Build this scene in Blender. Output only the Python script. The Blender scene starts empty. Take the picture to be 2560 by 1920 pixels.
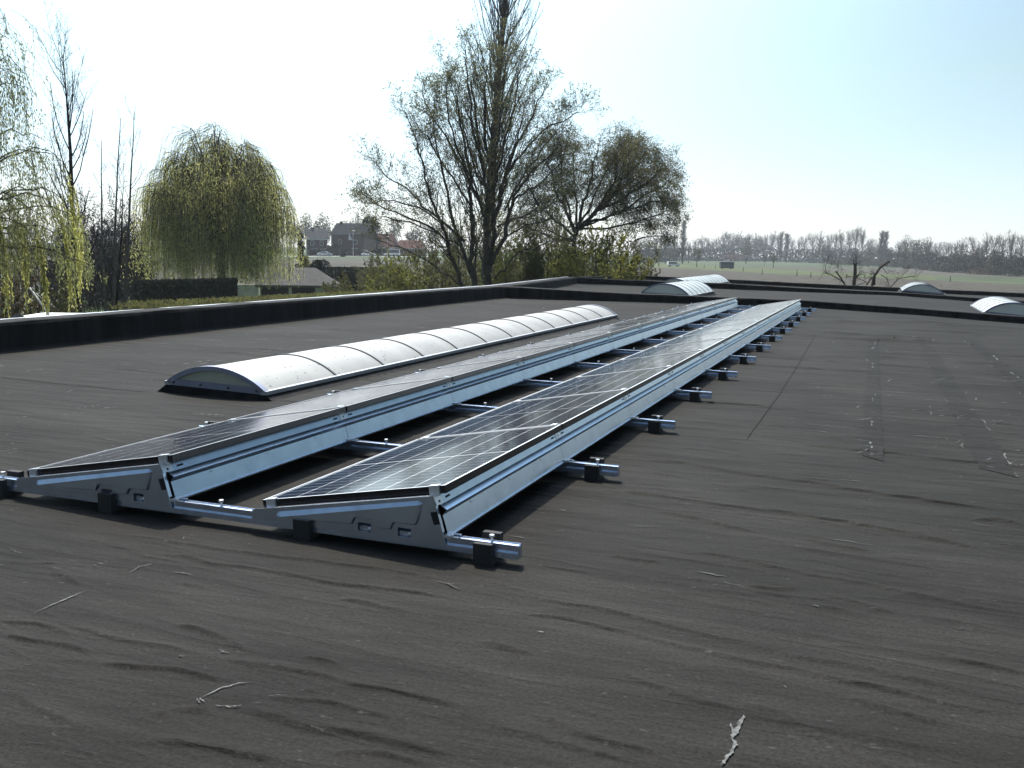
import bpy, bmesh, math, random
import numpy as np
from mathutils import Vector, Matrix
R = math.radians
SC = bpy.context.scene
COL = SC.collection
RNG = np.random.default_rng(7)

# ------------------------------------------------------------------ camera (solved from the photograph)
CAM = np.array([1.178, -3.749, 1.337]); YAW, PITCH, ROLL, FPX = -0.3604, 0.1376, 0.0176, 2416.55
FW = np.array([math.sin(YAW)*math.cos(PITCH), math.cos(YAW)*math.cos(PITCH), -math.sin(PITCH)])
_r = np.array([math.cos(YAW), -math.sin(YAW), 0.0]); _u = np.cross(_r, FW)
RT = math.cos(ROLL)*_r + math.sin(ROLL)*_u
UP = -math.sin(ROLL)*_r + math.cos(ROLL)*_u
FACE = -YAW                                   # z-rotation of things that face the viewer squarely
def ray(px, py): return FW + RT*(px-1280)/FPX - UP*(py-960)/FPX
def on_z(px, py, z=0.0):
    d = ray(px, py); return CAM + d*((z-CAM[2])/d[2])
def at(px, py, depth): return CAM + ray(px, py)*depth
def hz(px): return 602 + px*45/2560.0         # horizon row under a column
def bearing(px, dist):                        # plan position at a column and a distance
    d = ray(px, hz(px)); h = math.hypot(d[0], d[1]); return CAM[0]+d[0]/h*dist, CAM[1]+d[1]/h*dist

# ------------------------------------------------------------------ materials
def mat(name, base=(.5,.5,.5), rough=.6, metal=0.0, spec=.5, noise=None, bump=None, trans=0.0, streak=False):
    m = bpy.data.materials.new(name); m.use_nodes = True
    nt = m.node_tree; b = nt.nodes['Principled BSDF']
    b.inputs['Base Color'].default_value = (*base, 1); b.inputs['Roughness'].default_value = rough
    b.inputs['Metallic'].default_value = metal; b.inputs['Specular IOR Level'].default_value = spec
    tc = nt.nodes.new('ShaderNodeTexCoord')
    if noise:                                 # (scale, contrast 0..1, detail)
        sc, k, det = noise
        n = nt.nodes.new('ShaderNodeTexNoise'); n.inputs['Scale'].default_value = sc; n.inputs['Detail'].default_value = det
        mp = nt.nodes.new('ShaderNodeMapping'); mp.inputs['Scale'].default_value = (1.6, 1.6, .25) if streak else (1, 1, 1)
        nt.links.new(tc.outputs['Object'], mp.inputs['Vector']); nt.links.new(mp.outputs[0], n.inputs['Vector'])
        rp = nt.nodes.new('ShaderNodeValToRGB')
        rp.color_ramp.elements[0].position = .3; rp.color_ramp.elements[1].position = .7
        rp.color_ramp.elements[0].color = (*[c*(1-k) for c in base], 1)
        rp.color_ramp.elements[1].color = (*[min(1, c*(1+k)) for c in base], 1)
        nt.links.new(n.outputs['Fac'], rp.inputs['Fac']); nt.links.new(rp.outputs['Color'], b.inputs['Base Color'])
    if bump:                                  # (scale, distance)
        n = nt.nodes.new('ShaderNodeTexNoise'); n.inputs['Scale'].default_value = bump[0]; n.inputs['Detail'].default_value = 4
        nt.links.new(tc.outputs['Object'], n.inputs['Vector'])
        bp = nt.nodes.new('ShaderNodeBump'); bp.inputs['Distance'].default_value = bump[1]; bp.inputs['Strength'].default_value = 1
        nt.links.new(n.outputs['Fac'], bp.inputs['Height']); nt.links.new(bp.outputs['Normal'], b.inputs['Normal'])
    if trans:
        t = nt.nodes.new('ShaderNodeBsdfTranslucent'); mx = nt.nodes.new('ShaderNodeMixShader'); mx.inputs[0].default_value = trans
        if noise: nt.links.new(rp.outputs['Color'], t.inputs['Color'])
        else: t.inputs['Color'].default_value = (*base, 1)
        out = nt.nodes['Material Output']
        nt.links.new(b.outputs[0], mx.inputs[1]); nt.links.new(t.outputs[0], mx.inputs[2]); nt.links.new(mx.outputs[0], out.inputs['Surface'])
    return m

def math_node(nt, op, a, b=None, c=None):
    n = nt.nodes.new('ShaderNodeMath'); n.operation = op
    for i, v in enumerate((a, b, c)):
        if v is None: continue
        if isinstance(v, (int, float)): n.inputs[i].default_value = v
        else: nt.links.new(v, n.inputs[i])
    return n.outputs[0]

def membrane_mat(name, dark, light):
    m = bpy.data.materials.new(name); m.use_nodes = True; nt = m.node_tree; b = nt.nodes['Principled BSDF']
    tc = nt.nodes.new('ShaderNodeTexCoord').outputs['Object']
    def noise(scale, detail, sx=1, sy=1, rough=.5):
        mp = nt.nodes.new('ShaderNodeMapping'); mp.inputs['Scale'].default_value = (sx, sy, 1); nt.links.new(tc, mp.inputs['Vector'])
        n = nt.nodes.new('ShaderNodeTexNoise'); n.inputs['Scale'].default_value = scale; n.inputs['Detail'].default_value = detail
        n.inputs['Roughness'].default_value = rough; nt.links.new(mp.outputs[0], n.inputs['Vector']); return n.outputs['Fac']
    def ramp(f, p0, p1, c0, c1):
        r = nt.nodes.new('ShaderNodeValToRGB'); e = r.color_ramp.elements
        e[0].position, e[1].position = p0, p1; e[0].color, e[1].color = (*c0, 1), (*c1, 1); nt.links.new(f, r.inputs['Fac']); return r.outputs['Color']
    def mix(f, a, bb, mode='MIX'):
        x = nt.nodes.new('ShaderNodeMixRGB'); x.blend_type = mode
        for i, v in zip((0, 1, 2), (f, a, bb)):
            if isinstance(v, float): x.inputs[i].default_value = v
            elif isinstance(v, tuple): x.inputs[i].default_value = (*v, 1)
            else: nt.links.new(v, x.inputs[i])
        return x.outputs[0]
    big = noise(.55, 5, 1, 1.6, .6); streak = noise(2.2, 6, .35, 3.0, .62); grain = noise(75, 3, 1, 1, .7); speck = noise(38, 3, .6, 1.3)
    c = ramp(big, .36, .66, dark, light)
    c = mix(.5, c, ramp(streak, .35, .7, (.5,.5,.5), (1.45,1.45,1.43)), 'MULTIPLY')
    c = mix(.8, c, ramp(grain, .32, .68, (.55,.55,.55), (1.45,1.45,1.45)), 'MULTIPLY')
    c = mix(ramp(speck, .66, .76, (0,0,0), (.5,.5,.5)), c, (.085,.083,.078))
    nt.links.new(c, b.inputs['Base Color'])
    b.inputs['Roughness'].default_value = .78; b.inputs['Specular IOR Level'].default_value = .045
    h2 = noise(150, 2)
    def crease(scale, sx, sy, pw, off):                # thin ridges where a stretched noise crosses its middle value
        mp = nt.nodes.new('ShaderNodeMapping'); mp.inputs['Scale'].default_value = (sx, sy, 1); mp.inputs['Location'].default_value = (off, off*.7, 0); mp.inputs['Rotation'].default_value = (0, 0, R(9)); nt.links.new(tc, mp.inputs['Vector'])
        n = nt.nodes.new('ShaderNodeTexNoise'); n.inputs['Scale'].default_value = scale; n.inputs['Detail'].default_value = 2.5; n.inputs['Distortion'].default_value = .35; nt.links.new(mp.outputs[0], n.inputs['Vector'])
        f = math_node(nt, 'SUBTRACT', 1.0, math_node(nt, 'MULTIPLY', math_node(nt, 'ABSOLUTE', math_node(nt, 'SUBTRACT', n.outputs['Fac'], .5)), 2.0))
        return math_node(nt, 'POWER', math_node(nt, 'MAXIMUM', f, 0.0), pw)
    h1 = math_node(nt, 'ADD', math_node(nt, 'MULTIPLY', crease(1.5, .34, 1.5, 9.0, 3.0), .55), math_node(nt, 'ADD', math_node(nt, 'MULTIPLY', crease(4.2, .30, 1.5, 7.0, 9.0), .22), math_node(nt, 'MULTIPLY', noise(17, 5, .5, 1.7, .6), .50)))
    bp = nt.nodes.new('ShaderNodeBump'); bp.inputs['Distance'].default_value = .014; bp.inputs['Strength'].default_value = 1.0; nt.links.new(h1, bp.inputs['Height'])
    b2 = nt.nodes.new('ShaderNodeBump'); b2.inputs['Distance'].default_value = .002; b2.inputs['Strength'].default_value = .7
    nt.links.new(h2, b2.inputs['Height']); nt.links.new(bp.outputs[0], b2.inputs['Normal']); nt.links.new(b2.outputs[0], b.inputs['Normal'])
    return m

def cell_mat():
    """dark half-cut cells on a white backsheet, under glass; local x runs up the slope, y along the row"""
    m = bpy.data.materials.new('solar_cells_under_glass'); m.use_nodes = True; nt = m.node_tree; b = nt.nodes['Principled BSDF']
    sp = nt.nodes.new('ShaderNodeSeparateXYZ'); nt.links.new(nt.nodes.new('ShaderNodeTexCoord').outputs['Object'], sp.inputs[0])
    M = lambda op, a, bb=None, c=None: math_node(nt, op, a, bb, c)
    px, py = .1542, .0798                     # column pitch, half-cell pitch
    x = M('SUBTRACT', sp.outputs[0], .020); y0 = M('SUBTRACT', sp.outputs[1], .825)
    y = M('SUBTRACT', M('ABSOLUTE', y0), .006)
    fx = M('MULTIPLY', M('ABSOLUTE', M('SUBTRACT', M('FRACT', M('ADD', M('DIVIDE', x, px), .5)), .5)), px)
    fy = M('MULTIPLY', M('ABSOLUTE', M('SUBTRACT', M('FRACT', M('ADD', M('DIVIDE', y, py), .5)), .5)), py)
    fy2 = M('MULTIPLY', M('ABSOLUTE', M('SUBTRACT', M('FRACT', M('ADD', M('DIVIDE', y, 2*py), .5)), .5)), 2*py)
    lx = M('LESS_THAN', fx, .0028); ly = M('LESS_THAN', fy, .0016); dm = M('LESS_THAN', M('ADD', fx, fy2), .011)
    mid = M('LESS_THAN', M('ABSOLUTE', y0), .0066)
    edge = M('MAXIMUM', M('MAXIMUM', M('LESS_THAN', x, .0), M('GREATER_THAN', x, 6*px)), M('GREATER_THAN', y, 10*py))
    line = M('MAXIMUM', M('MAXIMUM', M('MAXIMUM', lx, M('MULTIPLY', ly, .8)), M('MAXIMUM', dm, mid)), edge)
    bus = M('LESS_THAN', M('ABSOLUTE', M('SUBTRACT', M('FRACT', M('DIVIDE', x, px/5)), .5)), .018)
    mx = nt.nodes.new('ShaderNodeMixRGB'); mx.inputs[1].default_value = (.0055,.0075,.017,1); mx.inputs[2].default_value = (.06,.065,.075,1); nt.links.new(bus, mx.inputs[0])
    m2 = nt.nodes.new('ShaderNodeMixRGB'); nt.links.new(line, m2.inputs[0]); nt.links.new(mx.outputs[0], m2.inputs[1]); m2.inputs[2].default_value = (.50,.515,.53,1)
    nt.links.new(m2.outputs[0], b.inputs['Base Color'])
    n = nt.nodes.new('ShaderNodeTexNoise'); n.inputs['Scale'].default_value = 2.2; n.inputs['Detail'].default_value = 4
    nt.links.new(nt.nodes.new('ShaderNodeTexCoord').outputs['Object'], n.inputs['Vector'])
    nt.links.new(M('MULTIPLY_ADD', n.outputs['Fac'], .14, .05), b.inputs['Roughness'])
    b.inputs['IOR'].default_value = 1.5; b.inputs['Specular IOR Level'].default_value = .5
    return m

HAZE = .0002
M_ROOF = membrane_mat('weathered_bitumen_sheet', (.0152,.0142,.0126), (.0256,.0241,.0215))
M_PARA = mat('dark_bitumen_upstand', (.010,.0097,.0098), .85, spec=.12, noise=(5, .75, 6), bump=(60, .003), streak=True)
M_STRIP = membrane_mat('newer_bitumen_strip', (.0126,.0119,.0108), (.0196,.0187,.0170))
M_FAINT = mat('faintly_scuffed_bitumen', (.034,.0327,.0302), .9, noise=(30, .7, 6))
M_CRACK = mat('open_seam_tar', (.011,.0105,.010), 1.0, spec=0)
M_MARK = mat('pale_scuffed_bitumen', (.078,.079,.074), .9, noise=(45, .85, 6))
M_TRIM = mat('bare_aluminium_trim', (.33,.34,.35), .5, .2, noise=(4, .12, 3))
M_FACADE = mat('red_brown_brick', (.22,.11,.08), .85, noise=(12, .3, 4))
M_GALV = mat('galvanised_sheet', (.36,.435,.52), .25, .95, noise=(9, .07, 5))
M_PLATE = mat('zinc_side_plate', (.50,.58,.70), .27, .95, noise=(14, .1, 5))
M_RAIL = mat('galvanised_rail', (.46,.53,.66), .24, .9, noise=(22, .1, 4))
M_ALU = mat('bright_aluminium_clamp', (.55,.57,.60), .35, .85, noise=(20, .05, 2))
M_FRAME = mat('black_anodised_frame', (.05,.05,.055), .24, .95, spec=.6, noise=(9, .1, 2))
M_GLINT = mat('painted_frame_glint', (.50,.51,.52), .4, .6, noise=(9, .08, 2))  # glint along the black frame tops, painted as a paler metal
M_CELL = cell_mat()
M_RUB = mat('black_rubber_granulate', (.016,.016,.016), .85, noise=(160, .5, 2), bump=(220, .002))
M_BOLT = mat('zinc_bolt', (.72,.72,.72), .35, .9)
M_HOLE = mat('dark_slot', (.008,.009,.012), .9)
M_POLY = mat('milky_polycarbonate', (.265,.257,.232), .5, spec=.3, noise=(2.6, .14, 6))
M_POLYEND = mat('ribbed_polycarbonate_end', (.42,.42,.34), .5, noise=(2.5, .12, 3))
M_SKYFR = mat('grey_aluminium_frame', (.19,.20,.27), .45, .4, noise=(12, .1, 3))
M_RIB = mat('dark_rib_gasket', (.06,.06,.065), .5)
M_TRIM.node_tree.nodes['Principled BSDF'].inputs['Roughness'].default_value = .35
def spots(m, col, scale, thr):
    """small droppings and lichen spots scattered over a sheet"""
    nt = m.node_tree; b = nt.nodes['Principled BSDF']; src = b.inputs['Base Color'].links[0].from_socket
    v = nt.nodes.new('ShaderNodeTexVoronoi'); v.inputs['Scale'].default_value = scale
    tc = nt.nodes.new('ShaderNodeTexCoord'); nt.links.new(tc.outputs['Object'], v.inputs['Vector'])
    n = nt.nodes.new('ShaderNodeTexNoise'); n.inputs['Scale'].default_value = 3.0; nt.links.new(tc.outputs['Object'], n.inputs['Vector'])
    f = math_node(nt, 'MULTIPLY', math_node(nt, 'LESS_THAN', v.outputs['Distance'], thr), math_node(nt, 'GREATER_THAN', n.outputs['Fac'], .52))
    x = nt.nodes.new('ShaderNodeMixRGB'); nt.links.new(f, x.inputs[0]); nt.links.new(src, x.inputs[1]); x.inputs[2].default_value = (*col, 1)
    nt.links.new(x.outputs[0], b.inputs['Base Color'])
spots(M_POLY, (.06,.057,.05), 15, .18)
M_POLY2 = mat('clean_milky_polycarbonate', (.40,.42,.40), .34, noise=(2, .06, 4)); M_POLYEND2 = mat('pale_end_sheet', (.62,.62,.56), .5, noise=(2, .06, 4))
def ribs_bump(m, scale):
    nt = m.node_tree; b = nt.nodes['Principled BSDF']; w = nt.nodes.new('ShaderNodeTexWave'); w.bands_direction = 'Z'; w.inputs['Scale'].default_value = scale
    nt.links.new(nt.nodes.new('ShaderNodeTexCoord').outputs['Object'], w.inputs['Vector'])
    bp = nt.nodes.new('ShaderNodeBump'); bp.inputs['Distance'].default_value = .004; nt.links.new(w.outputs['Fac'], bp.inputs['Height']); nt.links.new(bp.outputs[0], b.inputs['Normal'])
ribs_bump(M_POLYEND, 30)

# ------------------------------------------------------------------ mesh helpers
class MB:
    """collects simple shapes into one mesh, several materials allowed"""
    def __init__(s): s.v, s.f, s.mi, s.sm, s.mats = [], [], [], [], []
    def m(s, material):
        if material not in s.mats: s.mats.append(material)
        return s.mats.index(material)
    def add(s, verts, faces, material, smooth=False):
        o = len(s.v); k = s.m(material); s.v += [tuple(map(float, p)) for p in verts]
        for f in faces: s.f.append([i+o for i in f]); s.mi.append(k); s.sm.append(smooth)
    def box(s, a, b, material, rot=None, pivot=None):
        (x0,y0,z0), (x1,y1,z1) = a, b
        vs = [Vector(p) for p in ((x0,y0,z0),(x1,y0,z0),(x1,y1,z0),(x0,y1,z0),(x0,y0,z1),(x1,y0,z1),(x1,y1,z1),(x0,y1,z1))]
        if rot is not None:
            pv = Vector(pivot) if pivot is not None else Vector((0,0,0)); vs = [pv + rot @ (p-pv) for p in vs]
        s.add(vs, [(0,3,2,1),(4,5,6,7),(0,1,5,4),(1,2,6,5),(2,3,7,6),(3,0,4,7)], material)
    def prism(s, poly, axis, lo, hi, material, smooth=False, caps=True):
        """poly in the plane across the axis: axis y -> (x,z), axis x -> (y,z), axis z -> (x,y)"""
        n = len(poly)
        def P(p, t): return {'y': (p[0], t, p[1]), 'x': (t, p[0], p[1]), 'z': (p[0], p[1], t)}[axis]
        s.add([P(p, lo) for p in poly] + [P(p, hi) for p in poly], [(i, (i+1) % n, n+(i+1) % n, n+i) for i in range(n)], material, smooth)
        if caps: s.add([P(p, lo) for p in poly] + [P(p, hi) for p in poly], [tuple(range(n))[::-1], tuple(range(n, 2*n))], material)
    def tube(s, pts, radii, material, sides=6, smooth=True, cap=True):
        v, f = tube_arrays(np.array(pts, float), radii, sides); f = [tuple(q) for q in f]
        if cap: f += [tuple(range(sides))[::-1], tuple(range(len(v)-sides, len(v)))]
        s.add(v, f, material, smooth)
    def build(s, name, parent=None, bevel=0.0, loc=None):
        me = bpy.data.meshes.new(name); me.from_pydata(s.v, [], s.f)
        for mm in s.mats: me.materials.append(mm)
        me.polygons.foreach_set('material_index', s.mi); me.polygons.foreach_set('use_smooth', s.sm); me.update()
        bm = bmesh.new(); bm.from_mesh(me); bmesh.ops.recalc_face_normals(bm, faces=bm.faces); bm.to_mesh(me); bm.free()
        o = bpy.data.objects.new(name, me); COL.objects.link(o)
        if parent is not None: o.parent = parent
        if loc is not None: o.location = loc
        if bevel:
            md = o.modifiers.new('bevel', 'BEVEL'); md.width = bevel; md.segments = 2; md.limit_method = 'ANGLE'; md.angle_limit = R(40)
        return o

def tube_arrays(pts, radii, sides):
    n = len(pts); r = np.broadcast_to(np.asarray(radii, float), (n,)) if np.ndim(radii) else np.full(n, float(radii))
    t = np.gradient(pts, axis=0); t /= np.linalg.norm(t, axis=1, keepdims=True)+1e-9
    ref = np.array([0,0,1.0]) if abs(t[0,2]) < .9 else np.array([1.0,0,0])
    a = np.cross(t, ref); a /= np.linalg.norm(a, axis=1, keepdims=True)+1e-9; b = np.cross(t, a)
    ang = np.arange(sides)*2*math.pi/sides
    ring = pts[:,None,:] + r[:,None,None]*(np.cos(ang)[None,:,None]*a[:,None,:] + np.sin(ang)[None,:,None]*b[:,None,:])
    v = ring.reshape(-1, 3); i = np.arange(n-1)[:,None]*sides; k = np.arange(sides)[None,:]; k2 = (k+1) % sides
    return v, np.stack([i+k, i+k2, i+sides+k2, i+sides+k], -1).reshape(-1, 4)

class Geo:
    """numpy quads: branches and leaves, for plants"""
    def __init__(s): s.v, s.f, s.n = [], [], 0
    def tube(s, pts, radii, sides=4):
        v, f = tube_arrays(np.asarray(pts, float), radii, sides); s.v.append(v); s.f.append(f+s.n); s.n += len(v)
    def leaves(s, c, d, ln, wd, rng, droop=0.0):
        c = np.asarray(c, float); n = len(c)
        if not n: return
        d = np.asarray(d, float) + rng.normal(0, .35, (n,3)); d[:,2] -= droop; d /= np.linalg.norm(d, axis=1, keepdims=True)+1e-9
        w = np.cross(d, rng.normal(0, 1, (n,3))); w /= np.linalg.norm(w, axis=1, keepdims=True)+1e-9
        L = (ln*rng.uniform(.6, 1.35, n))[:,None]; W = (wd*rng.uniform(.6, 1.35, n))[:,None]
        q = np.stack([c, c+d*L*.5+w*W*.5, c+d*L, c+d*L*.5-w*W*.5], 1).reshape(-1, 3)
        s.v.append(q); s.f.append(np.arange(4*n).reshape(n, 4)+s.n); s.n += 4*n
    def build(s, name, material, parent=None, smooth=False):
        v = np.concatenate(s.v); f = np.concatenate(s.f)
        me = bpy.data.meshes.new(name); me.vertices.add(len(v)); me.vertices.foreach_set('co', v.astype(np.float32).ravel())
        me.loops.add(f.size); me.loops.foreach_set('vertex_index', f.astype(np.int32).ravel())
        me.polygons.add(len(f)); me.polygons.foreach_set('loop_start', np.arange(0, f.size, 4, dtype=np.int32))
        me.polygons.foreach_set('use_smooth', np.full(len(f), smooth)); me.materials.append(material); me.update(calc_edges=True)
        o = bpy.data.objects.new(name, me); COL.objects.link(o)
        if parent is not None: o.parent = parent
        return o

def grid_mesh(name, X, Y, Z, material, parent=None, smooth=True):
    ny, nx = X.shape; v = np.stack([X, Y, Z], -1).reshape(-1, 3)
    i = (np.arange(ny-1)[:,None]*nx + np.arange(nx-1)[None,:]).ravel(); f = np.stack([i, i+1, i+nx+1, i+nx], -1)
    g = Geo(); g.v.append(v); g.f.append(f); return g.build(name, material, parent, smooth)

def tag(o, label=None, cat=None, group=None, kind=None):
    if label: o['label'] = label
    if cat: o['category'] = cat
    if group: o['group'] = group
    if kind: o['kind'] = kind
    return o
def thing(name, label, cat, loc=(0,0,0), rz=0.0, group=None):
    o = bpy.data.objects.new(name, None); COL.objects.link(o); o.location = [float(q) for q in loc]; o.rotation_euler = (0,0,rz); o.empty_display_size = .2
    return tag(o, label, cat, group)
def copy_tree(o, parent=None):
    c = o.copy(); COL.objects.link(c)
    if parent is not None: c.parent = parent
    for ch in list(o.children): copy_tree(ch, c)
    return c
def depth_of(px, dist):
    x, y = bearing(px, dist); return float((np.array([x, y, CAM[2]])-CAM) @ FW)
def hpx(px, py, dist): return (hz(px)-py)*depth_of(px, dist)/FPX+CAM[2]       # height above the roof of a photo row
def lerp(x, xs, ys): return np.interp(x, xs, ys)
# ------------------------------------------------------------------ the flat roof we stand on
L1 = ([-8.9,-5.26,-2.7,-.3,2.1,4.4,13], [-.02,.010,.022,.022,-.058,-.175,-.40])      # foot of the first cross upstand, y = 21.8
T1 = ([-8.95,-5.27,-.58,1.94,4.39,13], [.325,.239,.208,.11,-.006,-.22])
L2 = ([-10.5,-7.5,-1.64,1.75,5.96,14], [.022,.004,-.043,-.066,-.281,-.50])           # second, y = 34.5
T2 = ([-10.55,-8.49,-4.38,-.82,1.96,5.95,14], [.282,.224,.196,.095,.048,-.127,-.34])
T3 = ([-11.4,-5.7,-1.5,2.23,7.6,15], [.091,-.001,-.101,-.174,-.265,-.38])            # third, y = 48
def roof_z(x, y):
    x = np.asarray(x, float); y = np.asarray(y, float)
    z1, z2, z3 = lerp(x, *L1), lerp(x, *L2), lerp(x, *T3)-.2
    a = np.clip((y-11)/(21.8-11), 0, 1); a = a*a; b = np.clip((y-21.8)/12.7, 0, 1); c = np.clip((y-34.5)/13.5, 0, 1)
    return z1*a*(1-b) + z2*b*(1-c) + z3*c
def left_edge(y): return lerp(y, [-12, 21.8, 34.5, 48], [-8.64, -8.70, -10.45, -11.35])

CR7 = [[(520,70),(830,95),(1000,128),(1300,170),(1600,215),(1900,262),(2212,300)],[(450,195),(700,230),(900,255),(1200,295),(1500,335),(1800,395),(2212,480)],
 [(700,290),(850,310),(1000,350),(1130,380)],[(760,440),(950,470),(1150,505),(1350,550),(1650,605),(1900,655),(2212,710)],
 [(0,610),(300,655),(550,700),(700,745),(900,785),(1100,830),(1300,885),(1600,935),(1900,1000),(2212,1075)],
 [(0,675),(200,705),(400,740),(600,790),(800,830),(1000,880),(1300,945),(1600,1000),(1900,1070),(2212,1140)],
 [(530,905),(620,965),(750,1015),(900,1070),(1050,1100)],[(1040,1070),(1200,1105),(1300,1165),(1450,1240),(1600,1310),(1700,1345)],[(0,820),(100,845),(200,875)],
 [(0,1140),(200,1200),(400,1260),(650,1330)],[(1800,850),(2000,900),(2212,955)],[(1360,625),(1550,665),(1700,715)],[(200,1115),(400,1185),(600,1240),(760,1290)],
 [(1290,400),(1450,430),(1600,455)],[(1060,600),(1200,610),(1320,600)],[(520,470),(650,490),(750,500)],[(1480,1050),(1700,1110),(1900,1160)],[(2000,330),(2100,325),(2212,350)]]
CR8 = [[(600,160),(850,165),(950,195),(1200,235),(1500,285),(1800,325),(2212,385)],[(500,60),(900,115),(1200,165),(1500,195),(1800,235),(2212,320)],
 [(190,215),(300,250),(370,300)],[(0,465),(150,475),(330,530)],[(300,480),(500,530),(700,580),(900,610)],[(780,490),(900,500),(1020,550),(1150,600)],
 [(1040,640),(1200,665),(1400,710),(1600,755),(1900,805),(2212,880)],[(0,520),(200,560),(450,620)],[(450,655),(800,690),(1000,740),(1080,750)],
 [(1060,850),(1250,900),(1400,950),(1700,1010),(1900,1050),(2212,1130)],[(60,780),(200,890),(400,970)],[(1220,820),(1500,850),(1850,920)],[(600,930),(800,880),(1000,870)],
 [(1390,640),(1550,670)],[(820,295),(950,325)],[(1540,365),(1750,395),(1900,420)],[(700,1010),(900,1020),(1280,1110)],[(1500,1080),(1750,1075),(2000,1130)]]
CREASES = [[on_z(1200+x/1.6265, 1100+y/1.6265)[:2] for x, y in c] for c in CR7] + [[on_z(x/1.8433, 1300+y/1.8433)[:2] for x, y in c] for c in CR8]
_cr = np.random.default_rng(21)
for k in range(330):                                   # short random creases everywhere near
    x0, y0 = _cr.uniform(-4.5, 4.5), _cr.uniform(-2.3, 5.5); L = _cr.uniform(.15, 1.0); sl = _cr.normal(-.22, .13) if x0 > -1.6 else _cr.normal(-.05, .2)
    CREASES.append([(x0+L*t, y0+sl*L*t+.03*math.sin(3*t+k)) for t in np.linspace(0, 1, 5)])
for k in range(60):                                    # longer ones farther back
    x0, y0 = _cr.uniform(-7.5, 3.5), _cr.uniform(3, 19); L = _cr.uniform(.8, 3)
    CREASES.append([(x0+L*t, y0-.1*L*t+.05*math.sin(4*t+k)) for t in np.linspace(0, 1, 6)])

def crease_height(X, Y):
    """adds a soft ridge along every crease; X rows share y, columns share x"""
    xs, ys = X[0], Y[:,0]; H = np.zeros_like(X)
    for ci, c in enumerate(CREASES):
        c = np.array(c, float); c = c[np.argsort(c[:,0])]
        big = ci < len(CR7)+len(CR8)
        amp = (_cr.uniform(.0085, .0125) if big else _cr.uniform(.002, .0045))*(1.0 if ci < 366 else 2.2); wd = _cr.uniform(.0065, .0095) if big else _cr.uniform(.005, .008)
        wd *= 1+max(0, c[:,1].mean())*.28; amp *= 1+max(0, c[:,1].mean())*.2
        i0, i1 = np.searchsorted(xs, [c[0,0], c[-1,0]])
        if i1-i0 < 2: continue
        xx = xs[i0:i1]; yc = np.interp(xx, c[:,0], c[:,1]) + .008*np.sin(xx*9+ci)+.004*np.sin(xx*23+2*ci)
        t = (xx-c[0,0])/(c[-1,0]-c[0,0]); env = np.clip(np.minimum(t, 1-t)*6, 0, 1)*(.9+.1*np.sin(xx*5+ci*1.7)); wd = wd*(1+.2*np.sin(xx*3.1+ci))
        j0, j1 = np.searchsorted(ys, [yc.min()-.16-.5*(c[:,1].mean() > 3), yc.max()+.12+.5*(c[:,1].mean() > 3)])
        d = (ys[j0:j1,None]-yc[None,:])/wd[None,:]
        prof = np.where(d > 0, np.exp(-d*d/2*.30), np.exp(-d*d/2*.9))   # steep towards the viewer, gentle behind
        H[j0:j1, i0:i1] += amp*env[None,:]*prof
    return H

bld = thing('flat_roof_building', 'flat roofed building with black bitumen roof under the solar panels', 'building', (0,0,0))
ys = np.concatenate([np.arange(-2.2, 2.2, .0065), np.arange(2.2, 5.0, .011), np.geomspace(5.0, 21.9, 200)[1:]]); ys = np.concatenate([np.linspace(-8, -2.22, 20), ys])
xs = np.concatenate([np.arange(-8.62, -4.6, .12), np.arange(-4.6, 4.6, .03), np.arange(4.6, 13, .25)])
X, Y = np.meshgrid(xs, ys)
Z = roof_z(X, Y) + crease_height(X, Y) + .0022*np.sin(X*2.1+1.3*np.sin(Y*.9))*np.sin(Y*5.3+X*.8)
Z = np.where(X > -8.5, Z, Z+.02*np.clip((-8.5-X)/.12, 0, 1))
HN = (xs, ys, Z)
def surf(x, y):
    i = np.clip(np.searchsorted(xs, x), 1, len(xs)-1); j = np.clip(np.searchsorted(ys, y), 1, len(ys)-1); return float(max(Z[j,i], Z[j-1,i], Z[j,i-1], Z[j-1,i-1]))
grid_mesh('roof_membrane', X, Y, Z, M_ROOF, bld)
for y0, y1 in ((22.1, 34.5), (34.8, 48.1)):
    t = np.linspace(0, 1, 60); yy = np.linspace(y0, y1, 60); Y2 = np.repeat(yy[:,None], 60, 1); X2 = left_edge(Y2)*(1-t[None,:]) + 13*t[None,:]
    grid_mesh('roof_membrane', X2, Y2, roof_z(X2, Y2)+.004*np.sin(X2*3)*np.sin(Y2*2.3), M_ROOF, bld)

def upstand(pts, off, name='parapet', seed=0):
    """pts: (x, y, foot z, top z) along the inner face; off = plan vector across its thickness"""
    rg = np.random.default_rng(seed); P = []
    for a, b in zip(pts[:-1], pts[1:]):
        n = max(2, int(math.dist(a[:2], b[:2])/.35)); P += [tuple(np.array(a)+(np.array(b)-np.array(a))*k/n) for k in range(n)]
    P.append(pts[-1]); ox, oy = off; rings = []
    for x, y, z0, z1 in P:
        w = rg.normal(0, .006, 4); q = lambda f, z: (x+ox*f, y+oy*f, z)
        rings.append([q(-.16+w[0], z0-.02), q(-.04+w[1], z0+.05), q(.0+w[2], z1-.05), q(.05, z1-.012+w[3]*.5), q(.13, z1+w[3]*.5), q(.9, z1+w[3]*.5), q(1, z1-.02), q(1, z0-.5)])
    v = [p for r in rings for p in r]; n = 8
    f = [(i*n+k, (i+1)*n+k, (i+1)*n+(k+1) % n, i*n+(k+1) % n) for i in range(len(rings)-1) for k in range(n-1)]
    f += [tuple(range(n)), tuple(range(len(v)-n, len(v)))]
    mb = MB(); mb.add(v, f, M_PARA, False); return mb.build(name, bld)
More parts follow.
